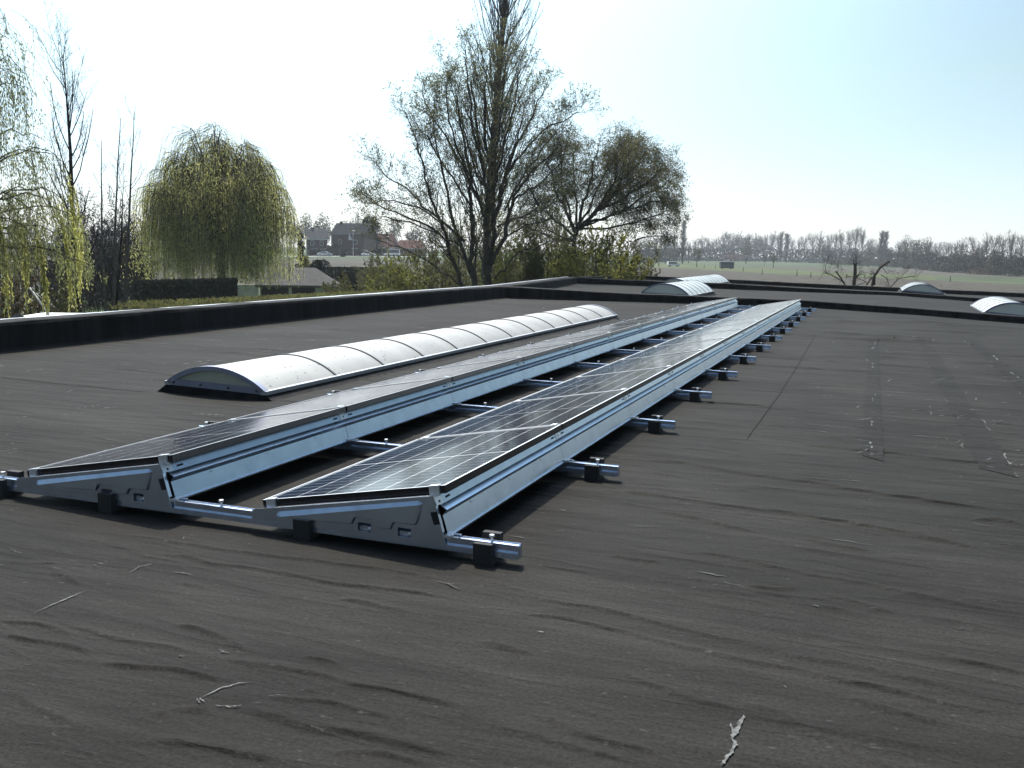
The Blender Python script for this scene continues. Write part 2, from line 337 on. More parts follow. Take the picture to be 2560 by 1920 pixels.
lp = upstand([(-8.64,-8,0,.375),(-8.66,10,0,.375),(-8.70,21.6,-.02,.33),(-10.45,34.4,.022,.285),(-11.35,48.3,-.1,.10)], (-.34, 0), seed=1)
tr = MB()
for (xa, ya, za), (xb, yb, zb_) in (((-8.98,-8,.375),(-9.04,21.6,.33)), ((-9.05,21.62,.33),(-10.8,34.4,.285))):
    a, b = Vector((xa,ya,za)), Vector((xb,yb,zb_)); d = b-a
    prof = [(-.045,.022),(.022,.012),(.022,.003),(-.03,.003),(-.03,-.09),(-.045,-.09)]
    v = [a+Vector((p[0],0,p[1])) for p in prof]+[b+Vector((p[0],0,p[1])) for p in prof]; n = len(prof)
    tr.add(v, [(i,(i+1)%n,n+(i+1)%n,n+i) for i in range(n)]+[tuple(range(n)), tuple(range(n,2*n))], M_TRIM)
tag(tr.build('edge_trim', lp), 'bare metal edging along the outer top')
upstand([(x, 21.8, float(roof_z(x, 21.8)), float(lerp(x, *T1))) for x in (-8.72,-7,-5.27,-3,-.58,.7,1.94,3.2,4.39,7,13)], (0, .32), seed=2)
upstand([(x, 34.5, float(roof_z(x, 34.5)), float(lerp(x, *T2))) for x in (-10.4,-8.49,-6,-4.38,-2,-.82,1,1.96,4,5.95,9,13)], (0, .32), seed=3)
upstand([(x, 48, float(roof_z(x, 48)), float(lerp(x, *T3))) for x in (-11.3,-8,-5.7,-3,-1.5,.5,2.23,5,7.6,13)], (0, .32), seed=4)
fc = MB()
def wall(pts):                                          # brick walls down to the ground, outside every edge
    for (x0,y0), (x1,y1) in zip(pts[:-1], pts[1:]):
        d = Vector((x1-x0, y1-y0)).normalized(); nx, ny = d.y*.25, -d.x*.25
        fc.add([(x0,y0,-3.75),(x1,y1,-3.75),(x1,y1,-.52),(x0,y0,-.52),(x0+nx,y0+ny,-3.75),(x1+nx,y1+ny,-3.75),(x1+nx,y1+ny,-.52),(x0+nx,y0+ny,-.52)],
               [(0,1,2,3),(7,6,5,4),(0,4,5,1),(3,2,6,7),(1,5,6,2),(0,3,7,4)], M_FACADE)
wall([(-8.98,-8),(-9.03,21.6)]); wall([(-9.04,21.6),(-10.78,34.4)]); wall([(-10.79,34.4),(-11.6,48.3)]); wall([(-11.6,48.34),(13.2,48.34)]); wall([(13,48.3),(13,-8)]); wall([(13.2,-8),(-9.2,-8)])
fc.build('facade', bld)

# torched-on repair strips, open seams and pale scuffs
def ribbon(mb, pts, w, m, lift=.003):
    pts = [np.array(p, float) for p in pts]; v = []
    for i, p in enumerate(pts):
        d = pts[min(i+1, len(pts)-1)]-pts[max(i-1, 0)]; d /= np.linalg.norm(d)+1e-9; ww = (w[i] if np.ndim(w) else w)/2
        for s in (-1, 1):
            x, y = p[0]-d[1]*ww*s, p[1]+d[0]*ww*s; v.append((x, y, surf(x, y)+lift))
    mb.add(v, [(2*i,2*i+1,2*i+3,2*i+2) for i in range(len(pts)-1)], m, True)
def line(a, b, n, jit=0.0, rg=np.random.default_rng(5)):
    a, b = np.array(a, float), np.array(b, float); return [a+(b-a)*t+rg.normal(0, jit, 2) for t in np.linspace(0, 1, n)]
st = MB()
def strip(cl, cr, n=70):                                # sheet between two long edges
    a = line(*cl, n, .003); b = line(*cr, n, .003); v = []
    for p, q in zip(a, b):
        for t in np.linspace(0, 1, 4):
            x, y = p*(1-t)+q*t; v.append((x, y, surf(x, y)+.004))
    st.add(v, [(4*i+k,4*i+k+1,4*i+k+5,4*i+k+4) for i in range(n-1) for k in range(3)], M_STRIP, True)
strip(((1.14,3.10),(1.06,13.7)), ((1.275,2.95),(1.20,13.75)))
strip(((1.85,3.0),(1.80,13.3)), ((2.05,2.80),(1.98,13.3)))
strip(((2.62,4.2),(2.55,14)), ((2.80,4.1),(2.74,14)))
st.build('repair_strip', bld)
sm = MB()
P = lambda x, y: on_z(x, y)[:2]
for pts in ([(1790,1101),(1860,1102),(2180,1150),(2350,1178),(2560,1206)], [(1865,1100),(1940,1000),(1985,930),(2020,870),(2040,835)]):
    q = []; pts = [P(*p) for p in pts]
    for a, b in zip(pts[:-1], pts[1:]): q += line(a, b, 22, .003)[:-1]
    sm = MB(); ribbon(sm, q, .0035, M_CRACK, .0035); sm.build('open_seam', bld)
for a, b in (((0,945),(360,981)), ((270,852),(345,862)), ((640,816),(690,819))): sm = MB(); ribbon(sm, line(P(*a), P(*b), 40, .006), .009, M_CRACK, .0035); sm.build('open_seam', bld)
mk = MB(); rg = np.random.default_rng(3)
def scuff(p0, p1, w, frag=3):                           # broken pale line between two photo points
    a, b = P(*p0), P(*p1)
    for k in range(frag):
        t0 = k/frag+rg.uniform(0, .1); t1 = (k+1)/frag-rg.uniform(.02, .3/frag)
        if t1 <= t0: continue
        n = 7; q = line(a+(b-a)*t0, a+(b-a)*t1, n, .004, rg); ww = w*.55*np.sin(np.linspace(.12, math.pi-.12, n))*rg.uniform(.25, 1.3, n); ribbon(mk, q, ww, M_MARK, .0045)
c4 = lambda x, y: (x/2.765, 600+y/2.765)
for a, b, w, k in (((1450,695),(1545,690),.03,2),((1810,775),(2060,745),.03,3),((1250,862),(1500,828),.045,3),((1330,868),(1575,828),.04,2),((750,855),(885,850),.025,2),((170,910),(300,895),.03,2),
   ((950,910),(1020,910),.025,2),((520,1170),(700,1140),.03,4),((710,1165),(820,1155),.03,2),((1330,1205),(1560,1215),.03,5),((0,1465),(160,1440),.016,2),((60,1478),(150,1452),.014,1),((660,1465),(740,1452),.014,2),
   ((0,870),(25,880),.03,1),((30,1346),(85,1352),.014,1),((430,1215),(600,1195),.02,3),((100,1235),(200,1220),.02,2),((1690,655),(1740,650),.03,1),((860,795),(930,790),.02,2),((1120,715),(1180,712),.03,1),
   ((1540,740),(1600,735),.02,1),((680,955),(760,948),.015,1),((235,1020),(280,1018),.02,2),((465,1055),(505,1035),.02,2),((1020,970),(1060,966),.02,1),((760,1425),(800,1425),.012,1)): scuff(c4(*a), c4(*b), w, k)
c7 = lambda x, y: (800+x/2.765, 700+y/2.765)
for a, b, w in (((155,408),(250,402),.03),((420,326),(490,322),.03),((660,256),(720,252),.03),((950,243),(965,243),.05),((1180,200),(1250,196),.04),((1370,212),(1430,208),.03),((1540,158),(1580,158),.06),((780,210),(820,212),.03),((990,296),(1020,294),.03),
   ((480,385),(560,380),.02),((1480,190),(1510,192),.04),((1700,208),(1740,205),.03)): scuff(c7(*a), c7(*b), w, 2)
c3 = lambda x, y: (1560+x/2.212, 480+y/2.212)
for a, b, w in (((1390,805),(1386,850),.03),((1376,955),(1374,975),.03),((1377,1140),(1374,1160),.02),((1372,1265),(1368,1300),.022),((1358,1380),(1375,1425),.03),((1368,1445),(1370,1460),.02),((1690,822),(1715,840),.03),((1888,1105),(1894,1118),.02),
   ((1980,1255),(2030,1335),.018),((2095,1445),(2140,1520),.03),((2158,1555),(2176,1582),.016),((2038,903),(2068,932),.04),((2138,996),(2190,1035),.03),((1066,1080),(1084,1090),.022),((1148,828),(1162,834),.03),((1120,765),(1150,772),.05),
   ((1340,790),(1400,785),.03),((1690,1175),(1700,1250),.012),((1345,1250),(1440,1256),.012),((1440,1265),(1520,1270),.010),((1190,1212),(1250,1240),.012),((1100,1130),(1150,1120),.012),((1850,640),(1910,655),.06),((2010,650),(2040,655),.05),((900,1150),(912,1152),.012)): scuff(c3(*a), c3(*b), w, 2)
for pts, w in (([(1858,1792),(1850,1815),(1838,1835),(1830,1850),(1838,1865),(1825,1890),(1812,1905),(1803,1919)], [.006,.016,.014,.010,.014,.012,.008,.005]), ([(1826,1812),(1832,1832),(1838,1842)], .006),
    ([(85,1535),(130,1513),(170,1497),(212,1479)], [.002,.006,.007,.002]), ([(325,1434),(350,1420),(381,1412)], [.002,.007,.003]), ([(505,1747),(550,1725),(590,1713),(632,1709)], [.002,.006,.005,.003]),
    ([(540,1768),(575,1772),(605,1771)], [.003,.007,.003]), ([(492,1750),(498,1760),(505,1768)], [.006,.004,.002]), ([(500,1747),(506,1755),(512,1763)], [.003,.004,.002]), ([(672,1745),(690,1747),(720,1749)], .002)):
    q = np.array([P(*p) for p in pts]); m = len(q)-1; tt = np.linspace(0, m, m*5+1); big = MB(); ws = np.interp(tt, range(m+1), w if np.ndim(w) else [w]*(m+1))*rg.uniform(.45, 1.25, len(tt)); ws[0] = ws[-1] = .0008
    sq = np.stack([np.interp(tt, range(m+1), q[:,k]) for k in (0, 1)], 1); sq[1:-1] = (sq[:-2]+2*sq[1:-1]+sq[2:])/4+rg.normal(0, .0016, (len(tt)-2, 2)); ribbon(big, list(sq), list(ws), M_MARK, .0045); big.build('scuff_mark', bld)
for k in range(90):                                     # tiny pale specks
    x, y = rg.uniform(-7.5, 4), rg.uniform(-1.8, 16); r_ = rg.uniform(.004, .012)*(1+max(0, y)/8); ribbon(mk, line((x, y), (x+r_*rg.uniform(1, 3), y+rg.normal(0, r_)), 3, 0), r_*.6, M_MARK, .0045)
tag(mk.build('fine_scuffs', bld), kind='stuff')
fs = MB()                                               # soft pale rubbing beside the strips and on the old felt at the left
for k in range(400):
    if k < 120: x, y = rg.choice([1.06, 1.30, 1.80, 2.06, 2.58])+rg.normal(0, .05), rg.uniform(2.9, 14)
    elif k < 330: x, y = rg.uniform(-8, -3.6), rg.uniform(1.2, 18)
    else: x, y = rg.uniform(-3, 3.4), rg.uniform(-1.6, 9)
    L = rg.gamma(2, .055)*(1+max(y, 0)/9); a_ = rg.normal(-.12, .25) + (math.pi/2 if k < 120 and rg.uniform() < .55 else 0); dx, dy = L*math.cos(a_), L*math.sin(a_)
    w_ = rg.uniform(.004, .012)*(1+max(y, 0)/9)*np.sin(np.linspace(.08, math.pi-.08, 7))*rg.uniform(.3, 1.2, 7); ribbon(fs, line((x, y), (x+dx, y+dy), 7, .004, rg), w_, M_FAINT, .0042)
tag(fs.build('faint_rubbing', bld), kind='stuff')
# ------------------------------------------------------------------ solar array
PITCHY, NP = 1.67, 12
ORD = ['first','second','third','fourth','fifth','sixth','seventh','eighth','ninth','tenth','eleventh','twelfth','thirteenth']
TILT = math.atan2(.171, .95); XLOW, ZLOW, PW, PL = -1.491, .143, .965, 1.65
ROWS = ((0.0, 'right'), (-1.47, 'left'))

def make_panel():
    t = thing('solar_panel', 'x', 'solar panel'); t.rotation_euler = (0, -TILT, 0)
    f = MB(); w, d = .012, -.035
    f.box((0,0,d), (w,PL,0), M_FRAME); f.box((PW-w,0,d), (PW,PL,0), M_FRAME); f.box((w,0,d), (PW-w,w,0), M_FRAME); f.box((w,PL-w,d), (PW-w,PL,0), M_FRAME)
    fo = f.build('frame', t, bevel=.0012); l = MB()
    for p, q in (((.001,.001,.0002),(w-.001,PL-.001,.0012)), ((PW-w+.001,.001,.0002),(PW-.001,PL-.001,.0012)), ((w,.001,.0002),(PW-w,w-.001,.0012)), ((w,PL-w+.001,.0002),(PW-w,PL-.001,.0012))): l.box(p, q, M_GLINT)
    l.build('frame_top_glint', fo)
    g = MB(); g.box((w+.0005,w+.0005,-.008), (PW-w-.0005,PL-w-.0005,-.0022), M_CELL); g.build('glass', t)
    return t
def clamp(parent, x, end):
    c = MB()
    if end:
        c.box((x-.024,-.016,-.041), (x+.024,-.002,.003), M_ALU); c.box((x-.024,-.016,.003), (x+.024,.014,.0065), M_ALU)
    else:
        c.box((x-.016,-.034,.001), (x+.016,.016,.006), M_ALU); c.tube([(x,-.010,.006),(x,-.010,.0105)], .006, M_BOLT, 6)
    c.build('clamp', parent, bevel=.001)
pan = make_panel(); panels = []
for off, row in ROWS:
    for n in range(NP):
        p = pan if not panels else copy_tree(pan)
        p.location = (off+XLOW, n*PITCHY+(.008 if n == 0 else .01), ZLOW); panels.append((p, n, row))
        p['label'] = ('dark solar panel at the near end of the %s row, with bright front clamps' % row) if n == 0 else \
            'dark solar panel at the very far end of the %s row' % row if n == NP-1 else 'dark solar panel, %s from the near end of the %s row' % (ORD[n], row)
        p['group'] = 'solar panels in two tilted rows'
for p, n, row in panels:
    for x in (.055, .915): clamp(p, x, n == 0)

PROF = [(-.585,.280),(-.560,.226),(-.529,.207),(-.549,.180),(-.523,.099),(-.509,.094),(-.509,.087)]
PROF = [(x+.55, z) for x, z in PROF]
def patch(mb, i, t0, t1, y0, y1, m, h=.0015):
    (xa, za), (xb, zb) = PROF[i], PROF[i+1]; L = math.hypot(xb-xa, zb-za); nx, nz = -(zb-za)/L, (xb-xa)/L
    if nx < 0: nx, nz = -nx, -nz
    q = lambda t, y, e: (xa+(xb-xa)*t+nx*e, y, za+(zb-za)*t+nz*e)
    v = [q(t, y, e) for e in (.0003, h) for t, y in ((t0,y0),(t1,y0),(t1,y1),(t0,y1))]
    mb.add(v, [(0,1,2,3),(4,7,6,5),(0,4,5,1),(1,5,6,2),(2,6,7,3),(3,7,4,0)], m)
def make_deflector():
    t = thing('wind_deflector', 'x', 'wind deflector')
    s = MB(); poly = PROF + [(x-.0025, z-.0012) for x, z in PROF[::-1]]
    s.prism(poly, 'y', .0025, PITCHY-.0025, M_GALV)
    for y in (.30, .80, 1.30): patch(s, 3, .10, .17, y, y+.007, M_HOLE)
    for y in (.072, PITCHY-.115): patch(s, 0, .58, .74, y, y+.045, M_HOLE)
    s.build('sheet', t)
    b = MB(); patch(b, 0, .02, .93, -.036, .036, M_ALU, .003); patch(b, 0, .62, .80, -.006, .006, M_HOLE, .0042); b.build('top_bracket', t)
    k = MB(); k.box((.022,-.034,.090), (.052,.034,.1035), M_ALU); k.box((.026,-.030,.094), (.088,-.018,.0985), M_ALU); k.box((.026,.016,.094), (.080,.030,.0985), M_ALU)
    k.tube([(.06,-.024,.0985),(.06,-.024,.108)], .006, M_BOLT, 6); k.build('foot_bracket', t, bevel=.001)
    return t
dfl = make_deflector(); first = True
for off, row in ROWS:
    for n in range(NP):
        p = dfl if first else copy_tree(dfl); first = False; p.location = (off-.55, n*PITCHY, 0)
        p['label'] = 'ribbed zinc wind deflector behind the %s panel of the %s row' % ('farthest' if n == NP-1 else ORD[n] if n else 'nearest', row)
        p['group'] = 'sheet metal wind deflectors behind the panels'

def make_rail():
    t = thing('mounting_rail', 'x', 'rail')
    pr = [(-.027,.033),(-.026,.058),(-.021,.068),(-.021,.0935),(-.008,.095),(-.008,.086),(.008,.086),(.008,.095),(.021,.0935),(.021,.068),(.026,.058),(.027,.033)]
    r = MB(); r.prism(pr, 'x', -3.17, -.185, M_RAIL); r.build('profile', t)
    for x in (-.335, -1.235, -2.38, -3.10):
        pd = MB(); a, b = x-.042, x+.042
        pd.prism([(-.062,-.004),(.078,-.004),(.078,.116),(.044,.116),(.044,.0325),(-.034,.0325),(-.034,.094),(-.062,.094)], 'x', a, b, M_RUB); pd.build('rubber_pad', t, bevel=.003)
    for x in (-.315, -1.72, -3.12):
        k = MB(); k.tube([(x,0,.086),(x,0,.116)], .005, M_BOLT, 8); k.tube([(x,0,.112),(x,0,.122)], .0115, M_BOLT, 6, smooth=False); k.build('bolt', t)
    return t
rl = make_rail()
for n in range(NP+1):
    p = rl if n == 0 else copy_tree(rl); p.location = (0, n*PITCHY, float(roof_z(-.3, n*PITCHY))*.8)
    p['label'] = 'galvanised cross rail on black rubber pads, nearest of all, under both side plates' if n == 0 else 'galvanised cross rail on black rubber pads, farthest, beside the roof upstand' if n == NP else \
        'galvanised cross rail on black rubber pads, %s from the near end' % ORD[n]
    p['group'] = 'cross rails under the solar panels'

def make_side_plate():
    t = thing('side_plate', 'x', 'side plate')
    Y0, Y1 = -.0335, -.0305; b = MB()
    for poly in ([(-1.52,.06),(-.953,.06),(-.953,.112),(-1.497,.112),(-1.52,.104)], [(-.953,.06),(-.886,.06),(-.886,.072),(-.953,.072)], [(-.886,.06),(-.752,.06),(-.752,.112),(-.886,.112)],
                 [(-.752,.06),(-.687,.06),(-.687,.071),(-.752,.071)], [(-.687,.06),(-.517,.06),(-.5325,.112),(-.687,.112)],
                 [(-1.497,.112),(-.953,.112),(-.886,.112),(-.752,.112),(-.687,.112),(-.5325,.112),(-.580,.272),(-1.40,.1265)]): b.prism(poly, 'y', Y0, Y1, M_PLATE)
    b.prism([(-1.40,.1265),(-.580,.272),(-.580,.269),(-1.40,.1235)], 'y', -.0305, -.012, M_PLATE)      # folded top flange
    b.prism([(-.5325,.112),(-.580,.272),(-.583,.272),(-.5355,.112)], 'y', -.0305, -.012, M_PLATE)
    o = b.build('plate', t)
    out = [(-1.385,.094),(-1.372,.112),(-.65,.243),(-.628,.232),(-.650,.148),(-.66,.1325),(-.765,.1295),(-.783,.0975),(-.858,.0955),(-.872,.1305),(-.962,.1305),(-.978,.0985),(-1.36,.084)]
    sh = [(.016,.0),(.014,-.021),(-.012,-.020),(-.016,-.006),(-.006,.002),(-.004,.006),(-.006,.006),(-.004,.006),(.004,.006),(.006,.006),(-.006,.006),(-.004,.006),(.012,.004)]
    inn = [(x+a, z+c) for (x, z), (a, c) in zip(out, sh)]; n = len(out); e = MB()
    e.add([(x,-.0336,z) for x, z in out]+[(x,-.0455,z) for x, z in inn], [(i,(i+1)%n,n+(i+1)%n,n+i) for i in range(n)]+[tuple(range(n,2*n))], M_PLATE); e.build('embossed_rib', t)
    for x in (-.90, -.70): k = MB(); k.tube([(x,-.026,.082),(x,-.012,.082)], .009, M_BOLT, 6); k.box((x-.03,-.024,.074), (x+.012,-.020,.079), M_ALU); k.build('bolt', t)
    q = MB(); q.prism([(-.5445,.150),(-.5605,.205),(-.592,.197),(-.575,.142)], 'y', -.0352, -.0337, M_HOLE); q.build('rubber_plug', t)
    return t
sp_ = make_side_plate()
for k, (off, row) in enumerate(ROWS):
    p = sp_ if k == 0 else copy_tree(sp_); p.location = (off, 0, 0); p['group'] = 'triangular side plates of the rows'
    p['label'] = 'triangular embossed zinc side plate closing the near end of the %s row' % row

# ------------------------------------------------------------------ rooflights
def rooflight(label, x0, x1, ya, yb, zl, zr, rise, nseg, first=None, foot=None, spot=True, gm=None, em=None):
    cx, w = (x0+x1)/2, x1-x0; t = thing('rooflight', label, 'rooflight', (cx, ya, 0), 0, 'barrel vaulted rooflights on the roof'); h = w/2; L = yb-ya
    sl = (zr-zl)/w; r = (h*h+rise*rise)/(2*rise); zc = rise-r; A = math.asin(min(1, h/r)); N = 28
    Z = lambda x: zl+(x+h)*sl
    def arc(rr, a0=-1, a1=1, n=N): return [(rr*math.sin(A*(a0+(a1-a0)*k/n)), zc+rr*math.cos(A*(a0+(a1-a0)*k/n))) for k in range(n+1)]
    S = lambda p: (p[0], p[1]+Z(p[0]))
    fl = foot if foot is not None else (0.0, 0.0)
    c = MB(); hh = h+.02                                  # bitumen kerb, flared at the foot
    v = []
    for yy, s in ((0,-1), (L,1)):
        for x, dz, e in ((-hh,0,0),(hh,0,0),(hh+.13,None,.10),(-hh-.13,None,.10)):
            z = Z(x)-.03 if dz is not None else (fl[1] if x > 0 else fl[0])-.03
            v.append((x, yy+s*(.03 if e == 0 else .05), z))
    c.add(v, [(0,1,2,3),(4,7,6,5),(0,3,7,4),(1,5,6,2),(0,4,5,1)], M_PARA); c.build('kerb', t)
    f = MB()
    for s in (-1, 1):
        z = Z(s*h); a, b = sorted((s*(h-.035), s*(h+.035))); f.box((a,-.03,z-.028), (b,L+.03,z+.008), M_TRIM)
    f.prism([(-h+.036,Z(-h+.036)-.025),(h-.036,Z(h-.036)-.025),(h-.036,Z(h-.036)+.03),(-h+.036,Z(-h+.036)+.03)], 'y', -.028, .02, M_SKYFR)
    f.prism([(-h+.036,Z(-h+.036)-.025),(h-.036,Z(h-.036)-.025),(h-.036,Z(h-.036)+.03),(-h+.036,Z(-h+.036)+.03)], 'y', L-.02, L+.028, M_SKYFR); f.build('base_frame', t, bevel=.002)
    g = MB(); top, bot = [S(p) for p in arc(r)], [S(p) for p in arc(r-.012)]; ny = 2*nseg
    pts = []; Ys = np.linspace(.0, L, ny+1)
    for yy in Ys: pts += [(p[0], yy, p[1]) for p in top]
    for yy in (0, L): pts += [(p[0], yy, p[1]) for p in bot]
    k = N+1; F = [(j*k+i, j*k+i+1, (j+1)*k+i+1, (j+1)*k+i) for j in range(ny) for i in range(N)]; o = (ny+1)*k
    F += [(o+i, o+i+1, o+k+i+1, o+k+i) for i in range(N)]; g.add(pts, F, gm or M_POLY, True)
    g.build('glazing', t)
    edges = [first+(L-first)*j/(nseg-1) for j in range(nseg-1)] if first else [L*j/nseg for j in range(1, nseg)]
    for yy in edges:
        q = MB(); a = [S(p) for p in arc(r+.010)]+[S(p) for p in arc(r+.001)][::-1]; q.prism(a, 'y', yy-.012, yy+.012, M_RIB, caps=True); q.build('rib', t)
    for yy, y2 in ((-.03, .028), (L-.028, L+.03)):
        e = MB(); a = [S(p) for p in arc(r+.013)]+[S(p) for p in arc(r-.03, -.97, .97)][::-1]; e.prism(a, 'y', yy, y2, M_SKYFR); fr = e.build('end_frame', t, bevel=.003)
        pn = MB(); ym = (yy+y2)/2; a = [S(p) for p in arc(r-.026, -.975, .975)]; a += [(h*.9, Z(h*.9)+.0), (-h*.9, Z(-h*.9)+.0)]; pn.prism(a, 'y', ym-.008, ym+.008, em or M_POLYEND); pn.build('end_panel', t)
    if spot:
        for x in np.linspace(-h*.86, h*.86, 4): bo = MB(); bo.tube([(x,-.030,Z(x)+.004),(x,-.042,Z(x)+.004)], .012, M_RIB, 6); bo.build('bolt', t)
    return t
rooflight('long milky barrel rooflight beside the left row of solar panels', -4.825, -3.79, 3.32, 15.33, .098, .072, .168, 12, first=1.19, foot=(.0,.0))
rooflight('short milky barrel rooflight just behind the first cross upstand, left of centre', -5.32, -3.906, 24.0, 28.2, .161, .132, .31, 6, foot=(.0,-.01), spot=False, gm=M_POLY2, em=M_POLYEND2)
rooflight('long milky barrel rooflight on the far roof section, rising behind another rooflight', -7.43, -6.05, 36.2, 46.4, -.005, -.047, .31, 11, foot=(-.05,-.1), spot=False, gm=M_POLY2, em=M_POLYEND2)
rooflight('milky barrel rooflight cut by the right edge of the picture', 3.62, 5.05, 22.55, 26.3, .03, -.085, .31, 5, foot=(-.13,-.24), spot=False, gm=M_POLY2, em=M_POLYEND2)
rooflight('small milky barrel rooflight half hidden behind the second cross upstand on the right', 2.02, 3.47, 36.4, 40.2, .065, -.024, .29, 5, foot=(-.05,-.15), spot=False, gm=M_POLY2, em=M_POLYEND2)
# ------------------------------------------------------------------ ground, fields, road
GZ = -3.7
def terrain(x, y):
    x = np.asarray(x, float); y = np.asarray(y, float); dx, dy = x-CAM[0], y-CAM[1]; r = np.hypot(dx, dy); az = np.degrees(np.arctan2(dx, dy))
    rise = np.clip((r-105)/90, 0, 1); rise = rise*rise*(3-2*rise); left = np.clip((-17-az)/7, 0, 1); left = left*left*(3-2*left)*np.clip((100+az)/20, 0, 1)
    return GZ + 2.29*rise*left
def polar(name, r, a0, a1, na, m, lift=0.0, parent=None, jag=0.0):
    """terrain-hugging sheet between two distances (numbers or one per bearing)"""
    a = np.radians(np.linspace(a0, a1, na)); rr = np.array([np.broadcast_to(q, a.shape) for q in r], float)
    if jag: rr = rr*(1+np.random.default_rng(len(name)).normal(0, jag, rr.shape))
    X = CAM[0]+rr*np.sin(a)[None,:]; Y = CAM[1]+rr*np.cos(a)[None,:]
    return grid_mesh(name, X, Y, terrain(X, Y)+lift, m, parent)
M_GRASS = mat('meadow_grass', (.040,.053,.023), .95, spec=.1, noise=(.05, .35, 6))
M_GREEN = mat('young_green_crop', (.054,.065,.022), .95, spec=.1, noise=(.12, .3, 6))
M_PLOW = mat('ploughed_earth', (.042,.036,.026), .95, spec=.1, noise=(.35, .4, 8), bump=(1.2, .12))
M_FALLOW = mat('stubble_field', (.050,.045,.034), .95, spec=.1, noise=(.25, .4, 8))
M_STUB = mat('pale_stubble', (.36,.33,.28), .95, noise=(3, .3, 2))
M_ASPH = mat('glare_whitened_road', (.42,.41,.39), .45, spec=.6, noise=(.6, .1, 3))  # pale colour stands in for the sun's glare on the road
M_LAWN = mat('garden_lawn', (.045,.070,.018), .95, spec=.1, noise=(.4, .35, 5))
tag(polar('ground', np.concatenate([[0.5, 8, 20], np.geomspace(30, 2500, 60)]), -180, 180, 361, M_GRASS), kind='structure')
def dist_at(px, py):                                     # distance of a ground point seen at a pixel, on the level ground
    p = on_z(px, py, GZ); return math.hypot(p[0]-CAM[0], p[1]-CAM[1])
def az_of(px): d = ray(px, hz(px)); return math.degrees(math.atan2(d[0], d[1]))
pxs = [1480, 1600, 1737, 1840, 1950, 2060, 2200, 2347, 2460, 2560, 2700]; edge = [665, 668, 674, 679, 686, 690.5, 696, 701, 707, 712, 720]
az = [az_of(p) for p in pxs]; na = 90; azs = np.linspace(az[0], az[-1], na); ed = np.interp(azs, az, [dist_at(p, q) for p, q in zip(pxs, edge)])
tag(polar('ploughed_field', [np.full(na, 58.0)]+[58+(ed-58)*t for t in np.linspace(.1, 1, 14)], az[0], az[-1], na, M_PLOW, .05), kind='structure')
up = np.interp(azs, az, [dist_at(p, q) for p, q in zip(pxs, [655, 658, 663, 668, 673, 680, 686, 690, 693, 695, 700])])
tag(polar('green_crop_strip', [ed+.5]+[ed+(np.where(azs < az_of(2340), up, ed+1)-ed)*t+.5 for t in np.linspace(.2, 1, 6)], az[0], az[-1], na, M_GREEN, .06), kind='structure')
bw = np.interp(azs, az, [dist_at(p, q) for p, q in zip(pxs, [650, 653, 657, 664, 668, 669, 671, 672, 676, 680, 684])])
sel = azs > az_of(1850)
tag(polar('fallow_field', [np.where(sel, up+6, bw-2)]+[np.where(sel, up+6+(bw-up-6)*t, bw-1+t) for t in np.linspace(.2, 1, 6)], az[0], az[-1], na, M_FALLOW, .03), kind='structure')
tag(polar('brown_field', np.linspace(118, 226, 20), -47, -23.5, 60, M_FALLOW, .04), kind='structure')
tag(polar('lawn', np.linspace(20, 100, 12), -52, -24, 40, M_LAWN, .03), kind='structure')
rx = [-100, 250, 500, 760, 920, 1100, 1300]; rd = [150, 190, 225, 268, 300, 335, 370]
raz = [az_of(p) for p in rx]; ra = np.linspace(raz[0], raz[-1], 60); rr0 = np.interp(ra, raz, rd)
tag(polar('road', [rr0+k for k in (0, 2.5, 5, 8)], raz[0], raz[-1], 60, M_ASPH, .12), kind='structure')
rg = np.random.default_rng(11); g = Geo()                # pale straw scattered on the near edge of the ploughed land
n = 1500; a = np.radians(rg.uniform(az[0], az[-1], n)); d = rg.gamma(2.0, 16, n)+72; x, y = CAM[0]+d*np.sin(a), CAM[1]+d*np.cos(a)
g.leaves(np.stack([x, y, terrain(x, y)+.10], -1), np.tile([[1,0,.25]], (n,1)), .3, .14, rg)
tag(g.build('straw_litter', M_STUB), kind='stuff')

# ------------------------------------------------------------------ plants
def leafmat(name, c, k=.3, tr=.35, sc=.35): return mat(name, c, .6, spec=.25, noise=(sc, k, 3), trans=tr)
M_BARK = mat('grey_brown_bark', (.050,.043,.037), .9, spec=.15, noise=(3, .3, 4))
M_BARKD = mat('dark_bark', (.026,.023,.022), .9, spec=.15, noise=(3, .3, 4))
M_TWIG = mat('grey_twigs', (.085,.076,.072), .9, spec=.1, noise=(.5, .25, 3))
M_DUSK = mat('dusky_purple_twigs', (.058,.048,.048), .9, spec=.1, noise=(.5, .3, 3))
M_TWIGB = mat('fresh_olive_twigs', (.070,.066,.040), .9, spec=.1, noise=(.5, .25, 3))
M_WILL = leafmat('willow_yellow_green', (.50,.49,.175), .22, .62)
M_WILL2 = leafmat('willow_grey_green', (.20,.21,.095), .3, .5)
M_BUD = leafmat('opening_leaf_buds', (.125,.125,.055), .35, .5, 1.2)
M_YG = leafmat('fresh_yellow_green_leaves', (.20,.20,.048), .35, .5, .8)
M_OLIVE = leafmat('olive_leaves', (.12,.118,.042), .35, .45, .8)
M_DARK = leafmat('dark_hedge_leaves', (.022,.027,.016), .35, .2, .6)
M_CONIF = leafmat('dark_needles', (.020,.029,.020), .35, .15, .6)
M_BLOS = leafmat('pale_blossom', (.45,.42,.38), .25, .3, 1.5)
M_RUST = leafmat('reddish_spring_leaves', (.085,.062,.030), .4, .35, 1.0)
